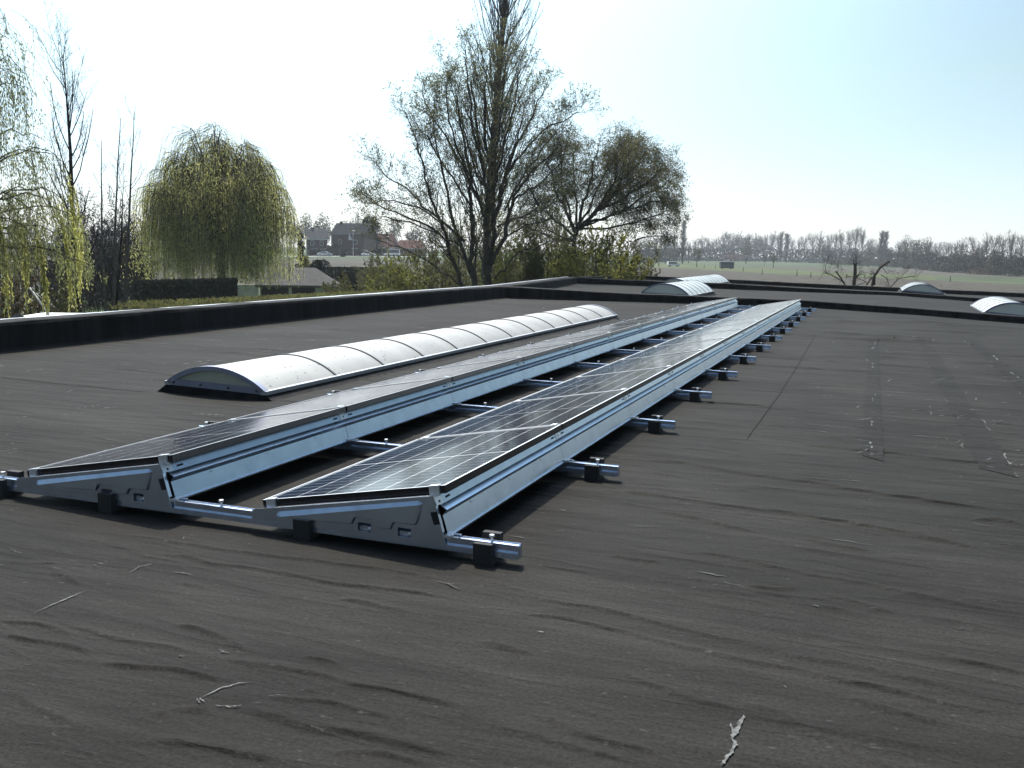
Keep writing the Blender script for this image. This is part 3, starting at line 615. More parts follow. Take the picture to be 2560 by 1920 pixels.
M_FAR = {'grey': mat('far_grey_twigs', (.080,.070,.050), .95, spec=.1, noise=(.4, .25, 3)), 'brown': mat('far_brown_twigs', (.100,.078,.052), .95, spec=.1, noise=(.4, .25, 3)),
         'green': leafmat('far_green_leaves', (.058,.062,.028), .3, .25), 'olive': leafmat('far_olive_leaves', (.070,.064,.030), .3, .25), 'blue': mat('far_dark_twigs', (.050,.046,.034), .95, spec=.1, noise=(.4, .25, 3))}

def bend(p, d, L, n, rng, up=0.0, wob=.12):
    d = np.array(d, float); d /= np.linalg.norm(d); pts = [np.array(p, float)]
    for k in range(n):
        d = d + rng.normal(0, wob, 3) + np.array([0,0,up])/n; d /= np.linalg.norm(d); pts.append(pts[-1]+d*L/n)
    return np.array(pts)
def spread(d, ang, rng, az=None):
    d = d/np.linalg.norm(d); a = np.cross(d, [0,0,1.0] if abs(d[2]) < .95 else [1.0,0,0]); a /= np.linalg.norm(a); b = np.cross(d, a)
    f = rng.uniform(0, 2*math.pi) if az is None else az; return d*math.cos(ang) + (a*math.cos(f)+b*math.sin(f))*math.sin(ang)
def sprout(geo, tips, pts, r0, levels, rng, lv=0, t0=.2):
    """recursive side branches; levels = [(count, length, angle, up, wobble, nseg, sides)], tips collects twig points"""
    if lv >= len(levels): return
    n, L, ang, up, wob, ns, sd_ = levels[lv]; m = len(pts)-1; total = np.linalg.norm(np.diff(pts, axis=0), axis=1).sum()
    n = rng.poisson(n) if lv else int(n)
    for k in range(n):
        t = t0+(1-t0)*(k+rng.uniform(0, 1))/max(n, 1); i = min(int(t*m), m-1); p = pts[i]+(pts[i+1]-pts[i])*(t*m-i); d = pts[i+1]-pts[i]
        ll = (L if L > 0 else -L*total)*rng.uniform(.55, 1.25)*(1.1-.5*t); r = max(r0*(1-.75*t)*.5, .006)
        q = bend(p, spread(d, R(ang)*rng.uniform(.7, 1.3), rng), ll, ns, rng, up, wob)
        geo.tube(q, np.linspace(r, r*.35, len(q)), sd_)
        if lv == len(levels)-1: tips.append(q)
        sprout(geo, tips, q, r, levels, rng, lv+1, .15)
def leaf_points(tips, per, rng, lo=.2):
    if not tips: return np.zeros((0,3)), np.zeros((0,3))
    c, d = [], []
    for q in tips:
        t = rng.uniform(lo, 1, per)*(len(q)-1); i = np.minimum(t.astype(int), len(q)-2); f = (t-i)[:,None]; c.append(q[i]*(1-f)+q[i+1]*f); d.append(q[i+1]-q[i])
    d = np.concatenate(d); return np.concatenate(c), d/(np.linalg.norm(d, axis=1, keepdims=True)+1e-9)

def plant(name, label, cat, base, group=None): return thing(name, label, cat, base, 0, group)
def ground_at(px, dist): x, y = bearing(px, dist); return np.array([x, y, float(terrain(x, y))])
def rel(base, px, py, dep, off=0.0):
    """a photo point at the plant's own depth, relative to its base"""
    return at(px, py, dep+off)-base


# --- tall many-stemmed tree in the middle
rng = np.random.default_rng(101); B = ground_at(1222, 44); D = depth_of(1222, 44)
t = plant('many_stemmed_tree', 'tall many stemmed tree coming into leaf, in front of the poplar behind the roof', 'tree', B)
c5_ = lambda x, y: (1000+x/3.95, 300+y/3.95)
stems = [([(870,2350),(870,1640),(865,1400),(850,1200),(860,900),(870,700),(800,450),(770,150),(740,-150),(700,-400)], .22, 0), ([(880,1500),(920,1200),(935,950),(925,700),(905,400),(915,100),(930,-200),(950,-480)], .17, .6),
 ([(905,1420),(1030,1150),(1080,900),(1130,750),(1200,650),(1330,480),(1500,330),(1590,210)], .13, -.7), ([(935,960),(990,750),(1050,500),(1120,300),(1230,100),(1330,-100),(1440,-330)], .13, .4),
 ([(800,2350),(735,1640),(700,1400),(720,1200),(705,900),(690,600),(650,250),(590,-50),(540,-300)], .19, -.5), ([(700,2350),(610,1640),(560,1450),(480,1250),(400,1000),(330,850),(270,650),(200,400),(140,150),(60,-80)], .14, .5),
 ([(735,1600),(600,1250),(520,950),(440,600),(370,300),(330,60),(330,-200)], .12, 1.0), ([(640,1200),(420,1000),(230,850),(60,670),(-110,580),(-240,430)], .08, .4), ([(500,1230),(300,1050),(0,930),(-160,880),(-290,770)], .07, -.8),
 ([(930,1560),(1020,1480),(1180,1300),(1330,1270),(1480,1200)], .06, -.6), ([(960,1060),(1200,940),(1400,860),(1560,800)], .07, .9), ([(1110,800),(1260,700),(1420,600),(1620,380)], .06, -.3),
 ([(1040,560),(1190,330),(1400,120),(1700,-40),(1770,-70)], .07, .5), ([(700,560),(500,250),(330,-20),(220,-260)], .07, -.4), ([(850,1000),(760,760),(640,500),(540,200),(470,-100),(450,-350)], .09, -1.0),
 ([(400,1010),(200,860),(-60,800),(-230,815),(-320,800)], .05, .3), ([(600,1640),(420,1500),(220,1350),(-40,1250),(-190,1195)], .05, -.5), ([(1000,760),(1100,420),(1180,120),(1260,-250)], .06, -.9), ([(850,300),(840,0),(830,-300),(870,-560)], .10, .2),
 ([(870,520),(960,200),(1010,-120),(1040,-480),(1050,-760)], .08, .7), ([(830,480),(740,160),(690,-160),(660,-480),(650,-700)], .08, -.6), ([(900,700),(1000,380),(1090,60),(1150,-260),(1180,-520)], .08, -.9), ([(820,640),(690,320),(590,0),(520,-260),(470,-480)], .07, .8),
 ([(720,900),(560,640),(420,420),(260,180),(150,20)], .07, .9), ([(1030,900),(1180,620),(1340,380),(1470,200),(1600,60)], .07, .8), ([(600,1250),(380,1130),(120,1020),(-120,960),(-230,935)], .05, -.9), ([(1050,1150),(1220,1040),(1420,1000),(1560,960)], .05, -.8)]
g, tips = Geo(), []
for pl, r0, off in stems:
    m = len(pl); pts = np.array([rel(B, *c5_(*p), D, off*k/(m-1)*2.2) for k, p in enumerate(pl)])
    tt = np.linspace(0, m-1, (m-1)*3+1); i = np.minimum(tt.astype(int), m-2); pts = pts[i]+(pts[i+1]-pts[i])*(tt-i)[:,None]+np.r_[[[0,0,0]], rng.normal(0, .035, (len(tt)-1, 3))]
    r0 *= .8; g.tube(pts, np.linspace(r0, max(.018, r0*.14), len(pts)), 7); tips.append(pts[-5:])
    L = np.linalg.norm(np.diff(pts, axis=0), axis=1).sum()
    sprout(g, tips, pts, r0*.55, [(int(L*3.0), 2.0, 28, .8, .10, 6, 4), (7, .95, 36, .3, .14, 4, 3), (2.4, .45, 40, .1, .16, 3, 3)], rng, 0, .16)
g.build('trunk', M_BARK, t)
g = Geo(); c, d = leaf_points(tips, 5, rng, .1); g.leaves(c+rng.normal(0, .04, c.shape), d, .085, .042, rng); g.build('crown', M_BUD, t)

# --- poplar behind it
rng = np.random.default_rng(102); B = ground_at(1212, 60); t = plant('poplar_tree', 'very tall slim bare poplar reaching above the top of the picture', 'tree', B)
g, tips = Geo(), []; H = 37.0; tr_ = bend((0,0,0), (.012,0,1), H, 26, rng, .3, .010); g.tube(tr_, np.linspace(.30, .03, len(tr_)), 8)
for k in range(330):
    h = 6.0+(H-7.5)*(k/330); i = int(h/H*26); p = tr_[min(i, 25)]; f = rng.uniform(0, 2*math.pi); ln = (6.4-3.0*(h/H))*rng.uniform(.7, 1.25); a = R(rng.uniform(15, 38))
    q = bend(p, (math.cos(f)*math.sin(a), math.sin(f)*math.sin(a), math.cos(a)), ln, 7, rng, .55, .05); g.tube(q, np.linspace(.045*(1.15-h/H), .014, 8), 4); tips.append(q)
    sprout(g, tips, q, .034, [(8, 1.35, 24, .7, .06, 4, 3), (2.5, .6, 24, .6, .08, 3, 3)], rng, 0, .2)
g.build('trunk', M_TWIG, t); g = Geo(); c, d = leaf_points(tips[::3], 3, rng); g.leaves(c, d, .09, .04, rng); g.build('crown', M_BUD, t)

# --- round-crowned tree right of it, with drooping tips
rng = np.random.default_rng(103); B = ground_at(1432, 52); D = depth_of(1432, 52); t = plant('round_crowned_tree', 'round crowned spring tree with drooping twig tips beside the tall tree', 'tree', B)
c6_ = lambda x, y: (1400+x/3.95, 300+y/3.95)
limbs = [([(120,2300),(110,1560),(120,1300),(160,1100),(220,1040)], .22, 0), ([(160,1100),(260,1000),(420,850),(560,700),(640,450),(640,200)], .12, .5), ([(200,1060),(380,900),(620,780),(830,640),(980,500),(1060,470)], .11, -.7), ([(200,1050),(430,980),(700,860),(860,720),(1050,640)], .09, .8),
 ([(170,1090),(210,850),(280,700),(330,450),(380,230)], .10, -.5), ([(150,1110),(60,900),(-40,700),(-110,450),(-80,260)], .10, .6), ([(140,1150),(-40,1000),(-200,850),(-320,640),(-340,430)], .08, -.6), ([(190,1075),(480,1060),(760,1010),(980,930),(1080,880)], .07, .4),
 ([(150,1340),(330,1290),(460,1250)], .08, 0), ([(170,1095),(160,800),(130,560),(140,300)], .08, 1.0), ([(300,960),(520,640),(780,420),(860,330)], .07, -1.0), ([(740,1190),(860,1150),(960,1140)], .05, .3), ([(140,1200),(-60,1180),(-260,1080),(-420,960)], .06, -.9), ([(260,1000),(640,560),(720,330),(730,240)], .06, 1.2), ([(165,1090),(330,760),(470,480),(500,240)], .07, .3), ([(150,1120),(40,760),(20,420),(60,250)], .07, .2), ([(210,1040),(520,760),(760,560),(930,420)], .07, .2), ([(180,1080),(420,860),(540,600),(600,340)], .06, -.8), ([(130,1180),(-120,1080),(-260,760),(-300,560)], .06, .5), ([(200,1060),(560,930),(900,820),(1090,760)], .06, -.4)]
g, tips = Geo(), []
for k, (pl, r0, off) in enumerate(limbs):
    m = len(pl); pts = np.array([rel(B, *c6_(*p), D, off*j/(m-1)*2.4) for j, p in enumerate(pl)]); tt = np.linspace(0, m-1, (m-1)*3+1); i = np.minimum(tt.astype(int), m-2)
    pts = pts[i]+(pts[i+1]-pts[i])*(tt-i)[:,None]+np.r_[[[0,0,0]], rng.normal(0, .05, (len(tt)-1, 3))]; g.tube(pts, np.linspace(r0, r0*.25, len(pts)), 6)
    if k in (0, 8): continue
    L = np.linalg.norm(np.diff(pts, axis=0), axis=1).sum()
    sprout(g, tips, pts, r0*.5, [(int(L*5.2), 1.6, 40, .3, .13, 6, 4), (8, .85, 42, -.4, .15, 5, 3), (4, .5, 40, -1.2, .12, 4, 3)], rng, 0, .22)
g.build('trunk', M_BARK, t); g = Geo(); c, d = leaf_points(tips, 4, rng); g.leaves(c+rng.normal(0, .05, c.shape), d, .10, .038, rng, .2); g.build('crown', M_OLIVE, t)

def willow(name, label, px, dist, rad, top, low, nstrand, lf, seed, wild=1.0, per=55, cone=None, lw=.05, mat2=None, nl=40, sr=.012, fall=1.12):
    """weeping willow: limbs arch outwards to a dome, strands hang from it; top/low are heights above the ground"""
    rng = np.random.default_rng(seed); B = ground_at(px, dist); t = plant(name, label, 'tree', B); g, tips = Geo(), []; dome = []
    fork = top*.30; tk = bend((0,0,0), (.03,0,1), fork, 6, rng, .1, .03); g.tube(tk, np.linspace(.06*rad, .042*rad, 7), 8)
    for k in range(nl):
        f = k*2.39996+rng.uniform(-.3, .3); rr = rad*math.sqrt(rng.uniform(.0, 1))*.95; zt = (fork+(top-fork)*(max(.05, 1-(rr/rad)**2.0*.80))**.62*rng.uniform(.88, 1.02)) if cone is None else top*(1-cone*rr/rad)*rng.uniform(.93, 1.0)
        a = tk[-1]; m1 = np.array([math.cos(f)*rr*.28, math.sin(f)*rr*.28, fork+(zt-fork)*.55]); e = np.array([math.cos(f)*rr*.72, math.sin(f)*rr*.72, zt]); e2 = np.array([math.cos(f)*rr, math.sin(f)*rr, zt-.05*top])
        cv = [a*(1-s)**3+3*m1*s*(1-s)**2+3*e*s*s*(1-s)+e2*s**3 for s in np.linspace(0, 1, 11)]; cv = np.array(cv)+rng.normal(0, .02*rad, (11,3))*np.linspace(0, 1, 11)[:,None]
        g.tube(cv, np.linspace(.016*rad, .003*rad, 11)*(.55 if cone else 1), 5); dome.append(cv)
    for k in range(nstrand):
        cv = dome[rng.integers(len(dome))]; s = rng.uniform(.35, 1)*10; i = min(int(s), 9); p = cv[i]+(cv[i+1]-cv[i])*(s-i)+rng.normal(0, .03*rad, 3); out = np.array([p[0], p[1], 0]); out /= np.linalg.norm(out)+1e-6
        out = out*.8+rng.normal(0, .6, 3)*wild; rr = math.hypot(p[0], p[1])/rad; end = low+(p[2]-low)*rng.beta(1.0, 2.2)*1.0
        L = max(.6, (p[2]-end)); n = 9; d0 = np.array([out[0], out[1], rng.uniform(.1, .8)]); d0 /= np.linalg.norm(d0); pts = [p]; d = d0
        for j in range(n): d = d*.55+np.array([0,0,-1.0])*.45+rng.normal(0, .05+.08*(cone is not None), 3); pts.append(pts[-1]+d/np.linalg.norm(d)*(L*fall/n))
        q = np.array(pts); g.tube(q, np.linspace(sr, sr*.4, n+1), 3); tips.append(q)
    g.build('trunk', M_TWIGB, t); g = Geo(); c, d = leaf_points(tips, per, rng, .06); g.leaves(c+rng.normal(0, lf*.6, c.shape), d, lf, lw, rng, .5); g.build('crown', mat2 or M_WILL, t)
    return t
willow('weeping_willow', 'large dome shaped weeping willow in yellow green leaf, trunk beside the pale shed', 548, 66, 5.1, hpx(548, 296, 66)-GZ, hpx(548, 710, 66)-GZ, 3400, .13, 114, .9, 40, None, .038, None, 64)
willow('weeping_willow', 'nearest weeping willow, hanging in from the left edge of the picture', -200, 25, 4.05, hpx(-190, -640, 25)-GZ, 3.4, 2300, .075, 105, 1.5, 34, .70, .024, M_WILL2, 110, .005, .5)
for k, (px, t0, b0) in enumerate(((188, 470, 700), (170, 520, 760), (60, 560, 740), (105, 600, 780), (10, 540, 760), (195, 560, 690))):   # long trailing strands at its edge
    rng = np.random.default_rng(400+k); o = [q for q in COL.objects if q.get('label', '').startswith('nearest weeping')][0]; B = np.array(o.location); D = depth_of(px, 25)+rng.uniform(-1, 1); g, tips = Geo(), []
    for s in range(9):
        a_, b_ = rel(B, px+rng.normal(0, 7)-18, t0+rng.normal(0, 22), D), rel(B, px+rng.normal(0, 6)+9, b0+rng.normal(0, 30), D); m_ = (a_+b_)/2+_r*.10+np.array([0,0,.2]); q = np.array([a_*(1-u)**2+2*m_*u*(1-u)+b_*u*u for u in np.linspace(0, 1, 9)])+rng.normal(0, .02, (9,3)); g.tube(q, np.linspace(.006, .003, 9), 3); tips.append(q)
    c, d = leaf_points(tips, 80, rng, 0); g.leaves(c, d, .085, .028, rng, .4); g.build('trailing_strand', M_WILL, o)

def bare_tree(label, px, dist, ptop, seed, lean=0.0, r0=.16, name='bare_tree', levels=None, mm=None, group=None, lf=0, lm=None, t0=.3, spreadn=1.0):
    rng = np.random.default_rng(seed); B = ground_at(px, dist); H = hpx(px, ptop, dist)-B[2]; t = plant(name, label, 'tree', B, group); g, tips = Geo(), []
    d0 = np.array([_r[0]*lean, _r[1]*lean, 1.0]); tk = bend((0,0,0), d0, H*math.hypot(1, lean), 14, rng, .12, .025); tk[:,2] *= H/tk[-1,2]; g.tube(tk, np.linspace(r0, .012, 15), 7)
    sprout(g, tips, tk, r0*.6, levels or [(int(20*spreadn), -.27, 38, .9, .07, 7, 4), (6, .9, 36, .5, .12, 5, 3), (4, .4, 36, .2, .12, 3, 3)], rng, 0, t0); g.build('trunk', mm or M_TWIG, t)
    if lf:
        g = Geo(); c, d = leaf_points(tips, lf, rng); g.leaves(c, d, .08, .035, rng); g.build('crown', lm or M_BUD, t)
    return t
bare_tree('tall bare tree with a straight dark trunk between the two willows', 186, 40, 155, 106, -.025, .17, mm=M_BARKD, levels=[(34, -.26, 34, 1.0, .06, 8, 4), (7, .9, 36, .6, .12, 5, 3), (3, .4, 36, .3, .12, 3, 3)])
bare_tree('slim bare sapling, leftmost of the three left of the domed willow', 262, 46, 360, 107, -.02, .085, 'bare_sapling', [(14, 1.0, 30, .8, .08, 5, 4), (4, .5, 30, .4, .1, 3, 3)])
bare_tree('slim bare sapling, middle one of the three left of the domed willow', 272, 47, 305, 108, .02, .09, 'bare_sapling', [(15, 1.2, 30, .8, .08, 5, 4), (4, .5, 30, .4, .1, 3, 3)])
bare_tree('forked bare sapling nearest the left side of the domed willow', 300, 45, 285, 109, .035, .10, 'bare_sapling', [(16, 1.7, 34, .8, .08, 5, 4), (5, .6, 32, .4, .1, 3, 3)])
bare_tree('dark forked bare tree low behind the parapet, left of the domed willow', 258, 38, 470, 110, .16, .08, levels=[(14, -.4, 40, .7, .1, 6, 4), (6, .7, 40, .4, .14, 4, 3), (4, .35, 36, .2, .12, 3, 3)], mm=M_BARKD)

def bush(name, label, cat, px, dist, wpx, ptop, seed, m, ns=16, lf=60, ln=.09, wd=.05, group=None, twig=None, dense=1.0, zb=0.0, arch=.3):
    """many stems from the ground, twigs and leaves"""
    rng = np.random.default_rng(seed); B = ground_at(px, dist); B[2] += zb; H = hpx(px, ptop, dist)-B[2]; W = wpx*dist/FPX/2; t = plant(name, label, cat, B, group); g, tips = Geo(), []
    for k in range(ns):
        f = rng.uniform(0, 2*math.pi); rr = W*math.sqrt(rng.uniform(0, 1)); p = np.array([math.cos(f)*rr*.45, math.sin(f)*rr*.45, 0]); hh = H*rng.uniform(.62, 1.0)*math.sqrt(max(.25, 1-.7*(rr/W)**2))
        e = np.array([math.cos(f)*rr, math.sin(f)*rr, hh]); q = np.array([p*(1-s)+e*s+np.array([0,0,arch*hh*s*(1-s)]) for s in np.linspace(0, 1, 8)])+rng.normal(0, .03*W, (8,3)); q[0,2] = 0
        g.tube(q, np.linspace(.035, .010, 8), 4); tips.append(q[4:]); sprout(g, tips, q, .02, [(int(9*dense), -.24, 42, .4, .12, 5, 3), (4, -.35, 42, .2, .14, 3, 3)], rng, 0, .15)
    g.build('stems', twig or M_TWIG, t)
    if lf:
        g = Geo(); c, d = leaf_points(tips, lf, rng, .05); g.leaves(c, d, ln, wd, rng); g.build('foliage', m, t)
    return t
def clump(name, label, cat, px, dist, wpx, ptop, seed, m, n=5000, ln=.16, wd=.10, group=None, shape='round', zb=0.0, lump=.25):
    """dense crown of leaf faces in a lumpy volume, on a short trunk"""
    rng = np.random.default_rng(seed); B = ground_at(px, dist); B[2] += zb; H = hpx(px, ptop, dist)-B[2]; W = wpx*dist/FPX/2; t = plant(name, label, cat, B, group)
    tb = MB(); tb.tube([(0,0,0),(.02,0,H*.4),(0,.02,H*.75)], [max(.05, W*.08), W*.06, W*.02], M_BARKD, 7); tb.build('trunk', t)
    nl = 46; u = rng.normal(0, 1, (nl,3)); u /= np.linalg.norm(u, axis=1, keepdims=True); zz = rng.uniform(.06, .96, nl)
    rad = {'round': np.sqrt(np.clip(1-(2*zz-1)**2*.85, .05, 1)), 'column': np.clip(np.minimum(zz*6, (1-zz)*2.6), .12, 1)**.7, 'cone': np.clip(1.08-zz, .08, 1)*np.clip(zz*7, .4, 1)}[shape]
    cc = np.stack([u[:,0]*W*rad*.72, u[:,1]*W*rad*.72, zz*H*.93], -1); rs = W*lump*rng.uniform(.7, 1.5, nl)*np.clip(rad, .35, 1)
    pk = rng.integers(0, nl, n); v = rng.normal(0, 1, (n,3)); v /= np.linalg.norm(v, axis=1, keepdims=True); c = cc[pk]+v*(rs[pk]*rng.uniform(.45, 1.08, n))[:,None]; c[:,2] = np.clip(c[:,2], .05, H)
    g = Geo(); g.leaves(c, v+np.array([0,0,.3]), ln, wd, rng); g.build('foliage' if shape != 'cone' else 'crown', m, t); return t
def hedge(label, p0, d0, p1, d1, top, thick, seed, m, n=9000, ln=.10, wd=.06, topm=None, name='hedge', zb=0.0):
    """clipped hedge between two bearings; top = photo row at either end"""
    rng = np.random.default_rng(seed); a, b = ground_at(p0, d0), ground_at(p1, d1); t = plant(name, label, 'hedge', a); v = b-a; L = np.linalg.norm(v[:2]); ux = v/np.linalg.norm(v); nx = np.array([-ux[1], ux[0], 0])
    h0, h1 = hpx(p0, top[0], d0)-a[2], hpx(p1, top[1], d1)-b[2]; mb = MB()
    P_ = lambda s, w, f: ux*L*s+nx*w*thick*.42+np.array([0,0,(h0+(h1-h0)*s)*f+(b[2]-a[2])*s*0])
    mb.add([P_(s, w, f) for s in (0,1) for w, f in ((-1,0),(1,0),(1,.94),(-1,.94))], [(0,3,2,1),(4,5,6,7),(0,4,7,3),(1,2,6,5),(3,7,6,2)], m); mb.build('core', t)
    s = rng.uniform(0, 1, n); k = rng.uniform(0, 1, n) < .45; w = np.where(k, rng.uniform(-1, 1, n), np.sign(rng.uniform(-1, 1, n))*rng.uniform(.86, 1.06, n)); f = np.where(k, rng.uniform(.94, 1.03, n), rng.uniform(0, 1.0, n))
    c = ux[None,:]*(L*s)[:,None]+nx[None,:]*(w*thick*.5)[:,None]; c[:,2] += (h0+(h1-h0)*s)*f; g = Geo(); g.leaves(c, np.tile([[0,0,1.0]], (n,1)), ln, wd, rng); g.build('foliage', m, t); return t

# garden edge and middle distance, left to right
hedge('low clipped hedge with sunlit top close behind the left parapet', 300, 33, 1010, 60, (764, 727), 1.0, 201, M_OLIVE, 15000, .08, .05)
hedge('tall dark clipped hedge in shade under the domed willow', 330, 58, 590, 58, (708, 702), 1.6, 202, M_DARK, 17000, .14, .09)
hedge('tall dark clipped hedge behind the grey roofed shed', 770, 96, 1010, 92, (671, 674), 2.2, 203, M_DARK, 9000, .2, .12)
for k, (px, dist, wp, pt, m, lbl) in enumerate([(40, 33, 260, 640, M_RUST, 'reddish leafed bush with pale blossom behind the left end of the parapet'), (135, 37, 150, 600, M_OLIVE, 'olive leafed bush behind the bare tree at the left'), (-20, 50, 200, 560, M_RUST, 'dim brownish bush under the nearest weeping willow')]):
    bush('flowering_bush' if k == 0 else 'leafy_bush', lbl, 'bush', px, dist, wp, pt, 210+k, m, 34, 11, .075, .05)
rng = np.random.default_rng(230); o = [q for q in COL.objects if q.get('label', '').startswith('reddish leafed')][0]; n = 420; v = rng.normal(0, 1, (n,3)); v[:,2] = np.abs(v[:,2]); g = Geo()
g.leaves(np.stack([rng.normal(0, .9, n), rng.normal(0, .9, n), rng.uniform(.6, 3.6, n)], -1), v, .06, .05, rng); g.build('blossom', M_BLOS, o)
for k, (px, dist, wp, pt, lbl) in enumerate([(165, 78, 130, 560, 'dusky bare bush left of the tall bare tree trunk'), (225, 84, 120, 470, 'dusky rounded bare bush just right of the tall bare tree'), (300, 88, 130, 478, 'dusky bare bush behind the slim saplings'), (340, 76, 100, 540, 'dusky bare bush at the left edge of the domed willow'), (255, 70, 150, 590, 'low dusky bare thicket bush below the saplings'), (75, 86, 190, 545, 'wide dusky bare bush behind the nearest weeping willow')]):
    bush('bare_bush', lbl, 'bush', px, dist, wp, pt, 240+k, M_DUSK, 44, 6, .16, .05, 'dusky bare bushes at the left', M_DUSK, 1.7)
clump('column_shrub', 'bright green columnar shrub at the right edge of the domed willow', 'shrub', 765, 92, 36, 628, 250, M_YG, 3200, .16, .08, shape='column')
clump('conifer', 'dark green conifer bush behind the grey roofed shed', 'shrub', 800, 84, 74, 640, 251, M_CONIF, 4200, .2, .10)
clump('conifer', 'dark purplish conifer left of the far houses', 'tree', 752, 140, 44, 572, 252, M_CONIF, 2600, .3, .14, shape='cone')
bush('young_tree', 'young sapling with a few pale leaves beside the shed roof', 'sapling', 852, 52, 62, 690, 253, M_WILL2, 7, 8, .10, .045, None, M_TWIGB, .6)
for k, (px, dist, wp, pt, m, lbl) in enumerate([(900, 66, 190, 664, M_OLIVE, 'olive shrub in front of the dark hedge, left of the many stemmed tree'), (1010, 60, 200, 640, M_YG, 'yellow green shrub at the foot of the many stemmed tree, on its left'), (1110, 54, 190, 650, M_OLIVE, 'olive shrub right at the stems of the many stemmed tree'),
      (1085, 75, 230, 600, M_OLIVE, 'tall sparse shrub standing behind the stems of the many stemmed tree'), (980, 84, 220, 618, M_BUD, 'greyish budding shrub in the field edge left of the many stemmed tree'), (1300, 56, 190, 545, M_YG, 'tall yellow green shrub between the two spring trees'), (1370, 62, 220, 560, M_OLIVE, 'olive shrub under the round crowned tree'),
      (1490, 50, 240, 565, M_YG, 'yellow green shrub right of the round crowned tree trunk'), (1555, 46, 170, 605, M_YG, 'leaning yellow green shrub at the right end of the shrubs'), (1240, 66, 150, 610, M_OLIVE, 'dull olive shrub behind the thick trunk of the many stemmed tree'), (1430, 66, 220, 560, M_OLIVE, 'big olive shrub behind the round crowned tree'), (1425, 47, 130, 600, M_YG, 'bright yellow green shrub in front of the round crowned tree trunk'), (1345, 50, 120, 585, M_OLIVE, 'olive shrub between the tall tree and the round crowned tree'), (1150, 88, 220, 525, M_OLIVE, 'tall olive thicket shrub behind the left stems of the many stemmed tree'), (1265, 92, 220, 500, M_OLIVE, 'tall olive thicket shrub behind the right stems of the many stemmed tree'), (1370, 86, 230, 480, M_OLIVE, 'tallest thicket shrub, left behind the round crowned tree'), (1480, 90, 210, 505, M_OLIVE, 'tall thicket shrub, right behind the round crowned tree'), (1570, 84, 160, 560, M_BUD, 'greyish thicket shrub under the right edge of the round crowned tree')]):
    bush('leafy_shrub', lbl, 'shrub', px, dist, wp, pt, 260+k, m, 38, 17, .11, .06, 'leafy shrubs below the tall trees', M_TWIGB, 1.2)
rng = np.random.default_rng(290); B = ground_at(2165, 56); D = depth_of(2165, 56); t = plant('cut_back_tree', 'dead looking tree with sawn off limbs sticking up behind the far roof edge', 'tree', B)   # pollarded
c8_ = lambda x, y: (2060+x/4.424, 540+y/4.424); g, tips = Geo(), []
for pl, r0, off in (([(400,1600),(330,1000),(330,770),(345,640),(345,530)], .115, 0), ([(420,1500),(470,1000),(560,660),(620,570),(720,500)], .085, .4), ([(560,760),(560,640),(510,640)], .05, .2), ([(345,690),(390,640)], .05, -.1), ([(345,540),(325,520)], .06, 0), ([(345,545),(362,520)], .06, 0),
      ([(300,1400),(230,760),(190,690),(130,610)], .05, -.5), ([(230,740),(100,660),(30,625),(-30,650)], .035, -.4), ([(330,780),(470,730),(360,680),(230,660)], .03, .4), ([(470,760),(520,690),(560,660)], .05, .3), ([(560,1300),(740,780),(830,690),(970,670),(1040,660)], .035, .6), ([(630,650),(700,690),(730,800)], .02, .3),
      ([(150,640),(160,560),(130,520)], .02, -.4), ([(640,560),(700,640),(760,590)], .018, .5), ([(30,630),(10,560),(60,480)], .015, -.3), ([(800,720),(880,640),(940,600)], .015, .5)):
    m = len(pl); pts = np.array([rel(B, *c8_(*p), D, off*j/(m-1)*1.5) for j, p in enumerate(pl)]); g.tube(pts, np.linspace(r0, r0*.72 if r0 > .045 else r0*.35, m), 7)
    sprout(g, tips, pts, r0*.22, [(9, .65, 50, .4, .2, 5, 3), (4, .35, 45, .2, .2, 3, 3)], rng, 0, .3)
g.build('trunk', M_BARK, t)
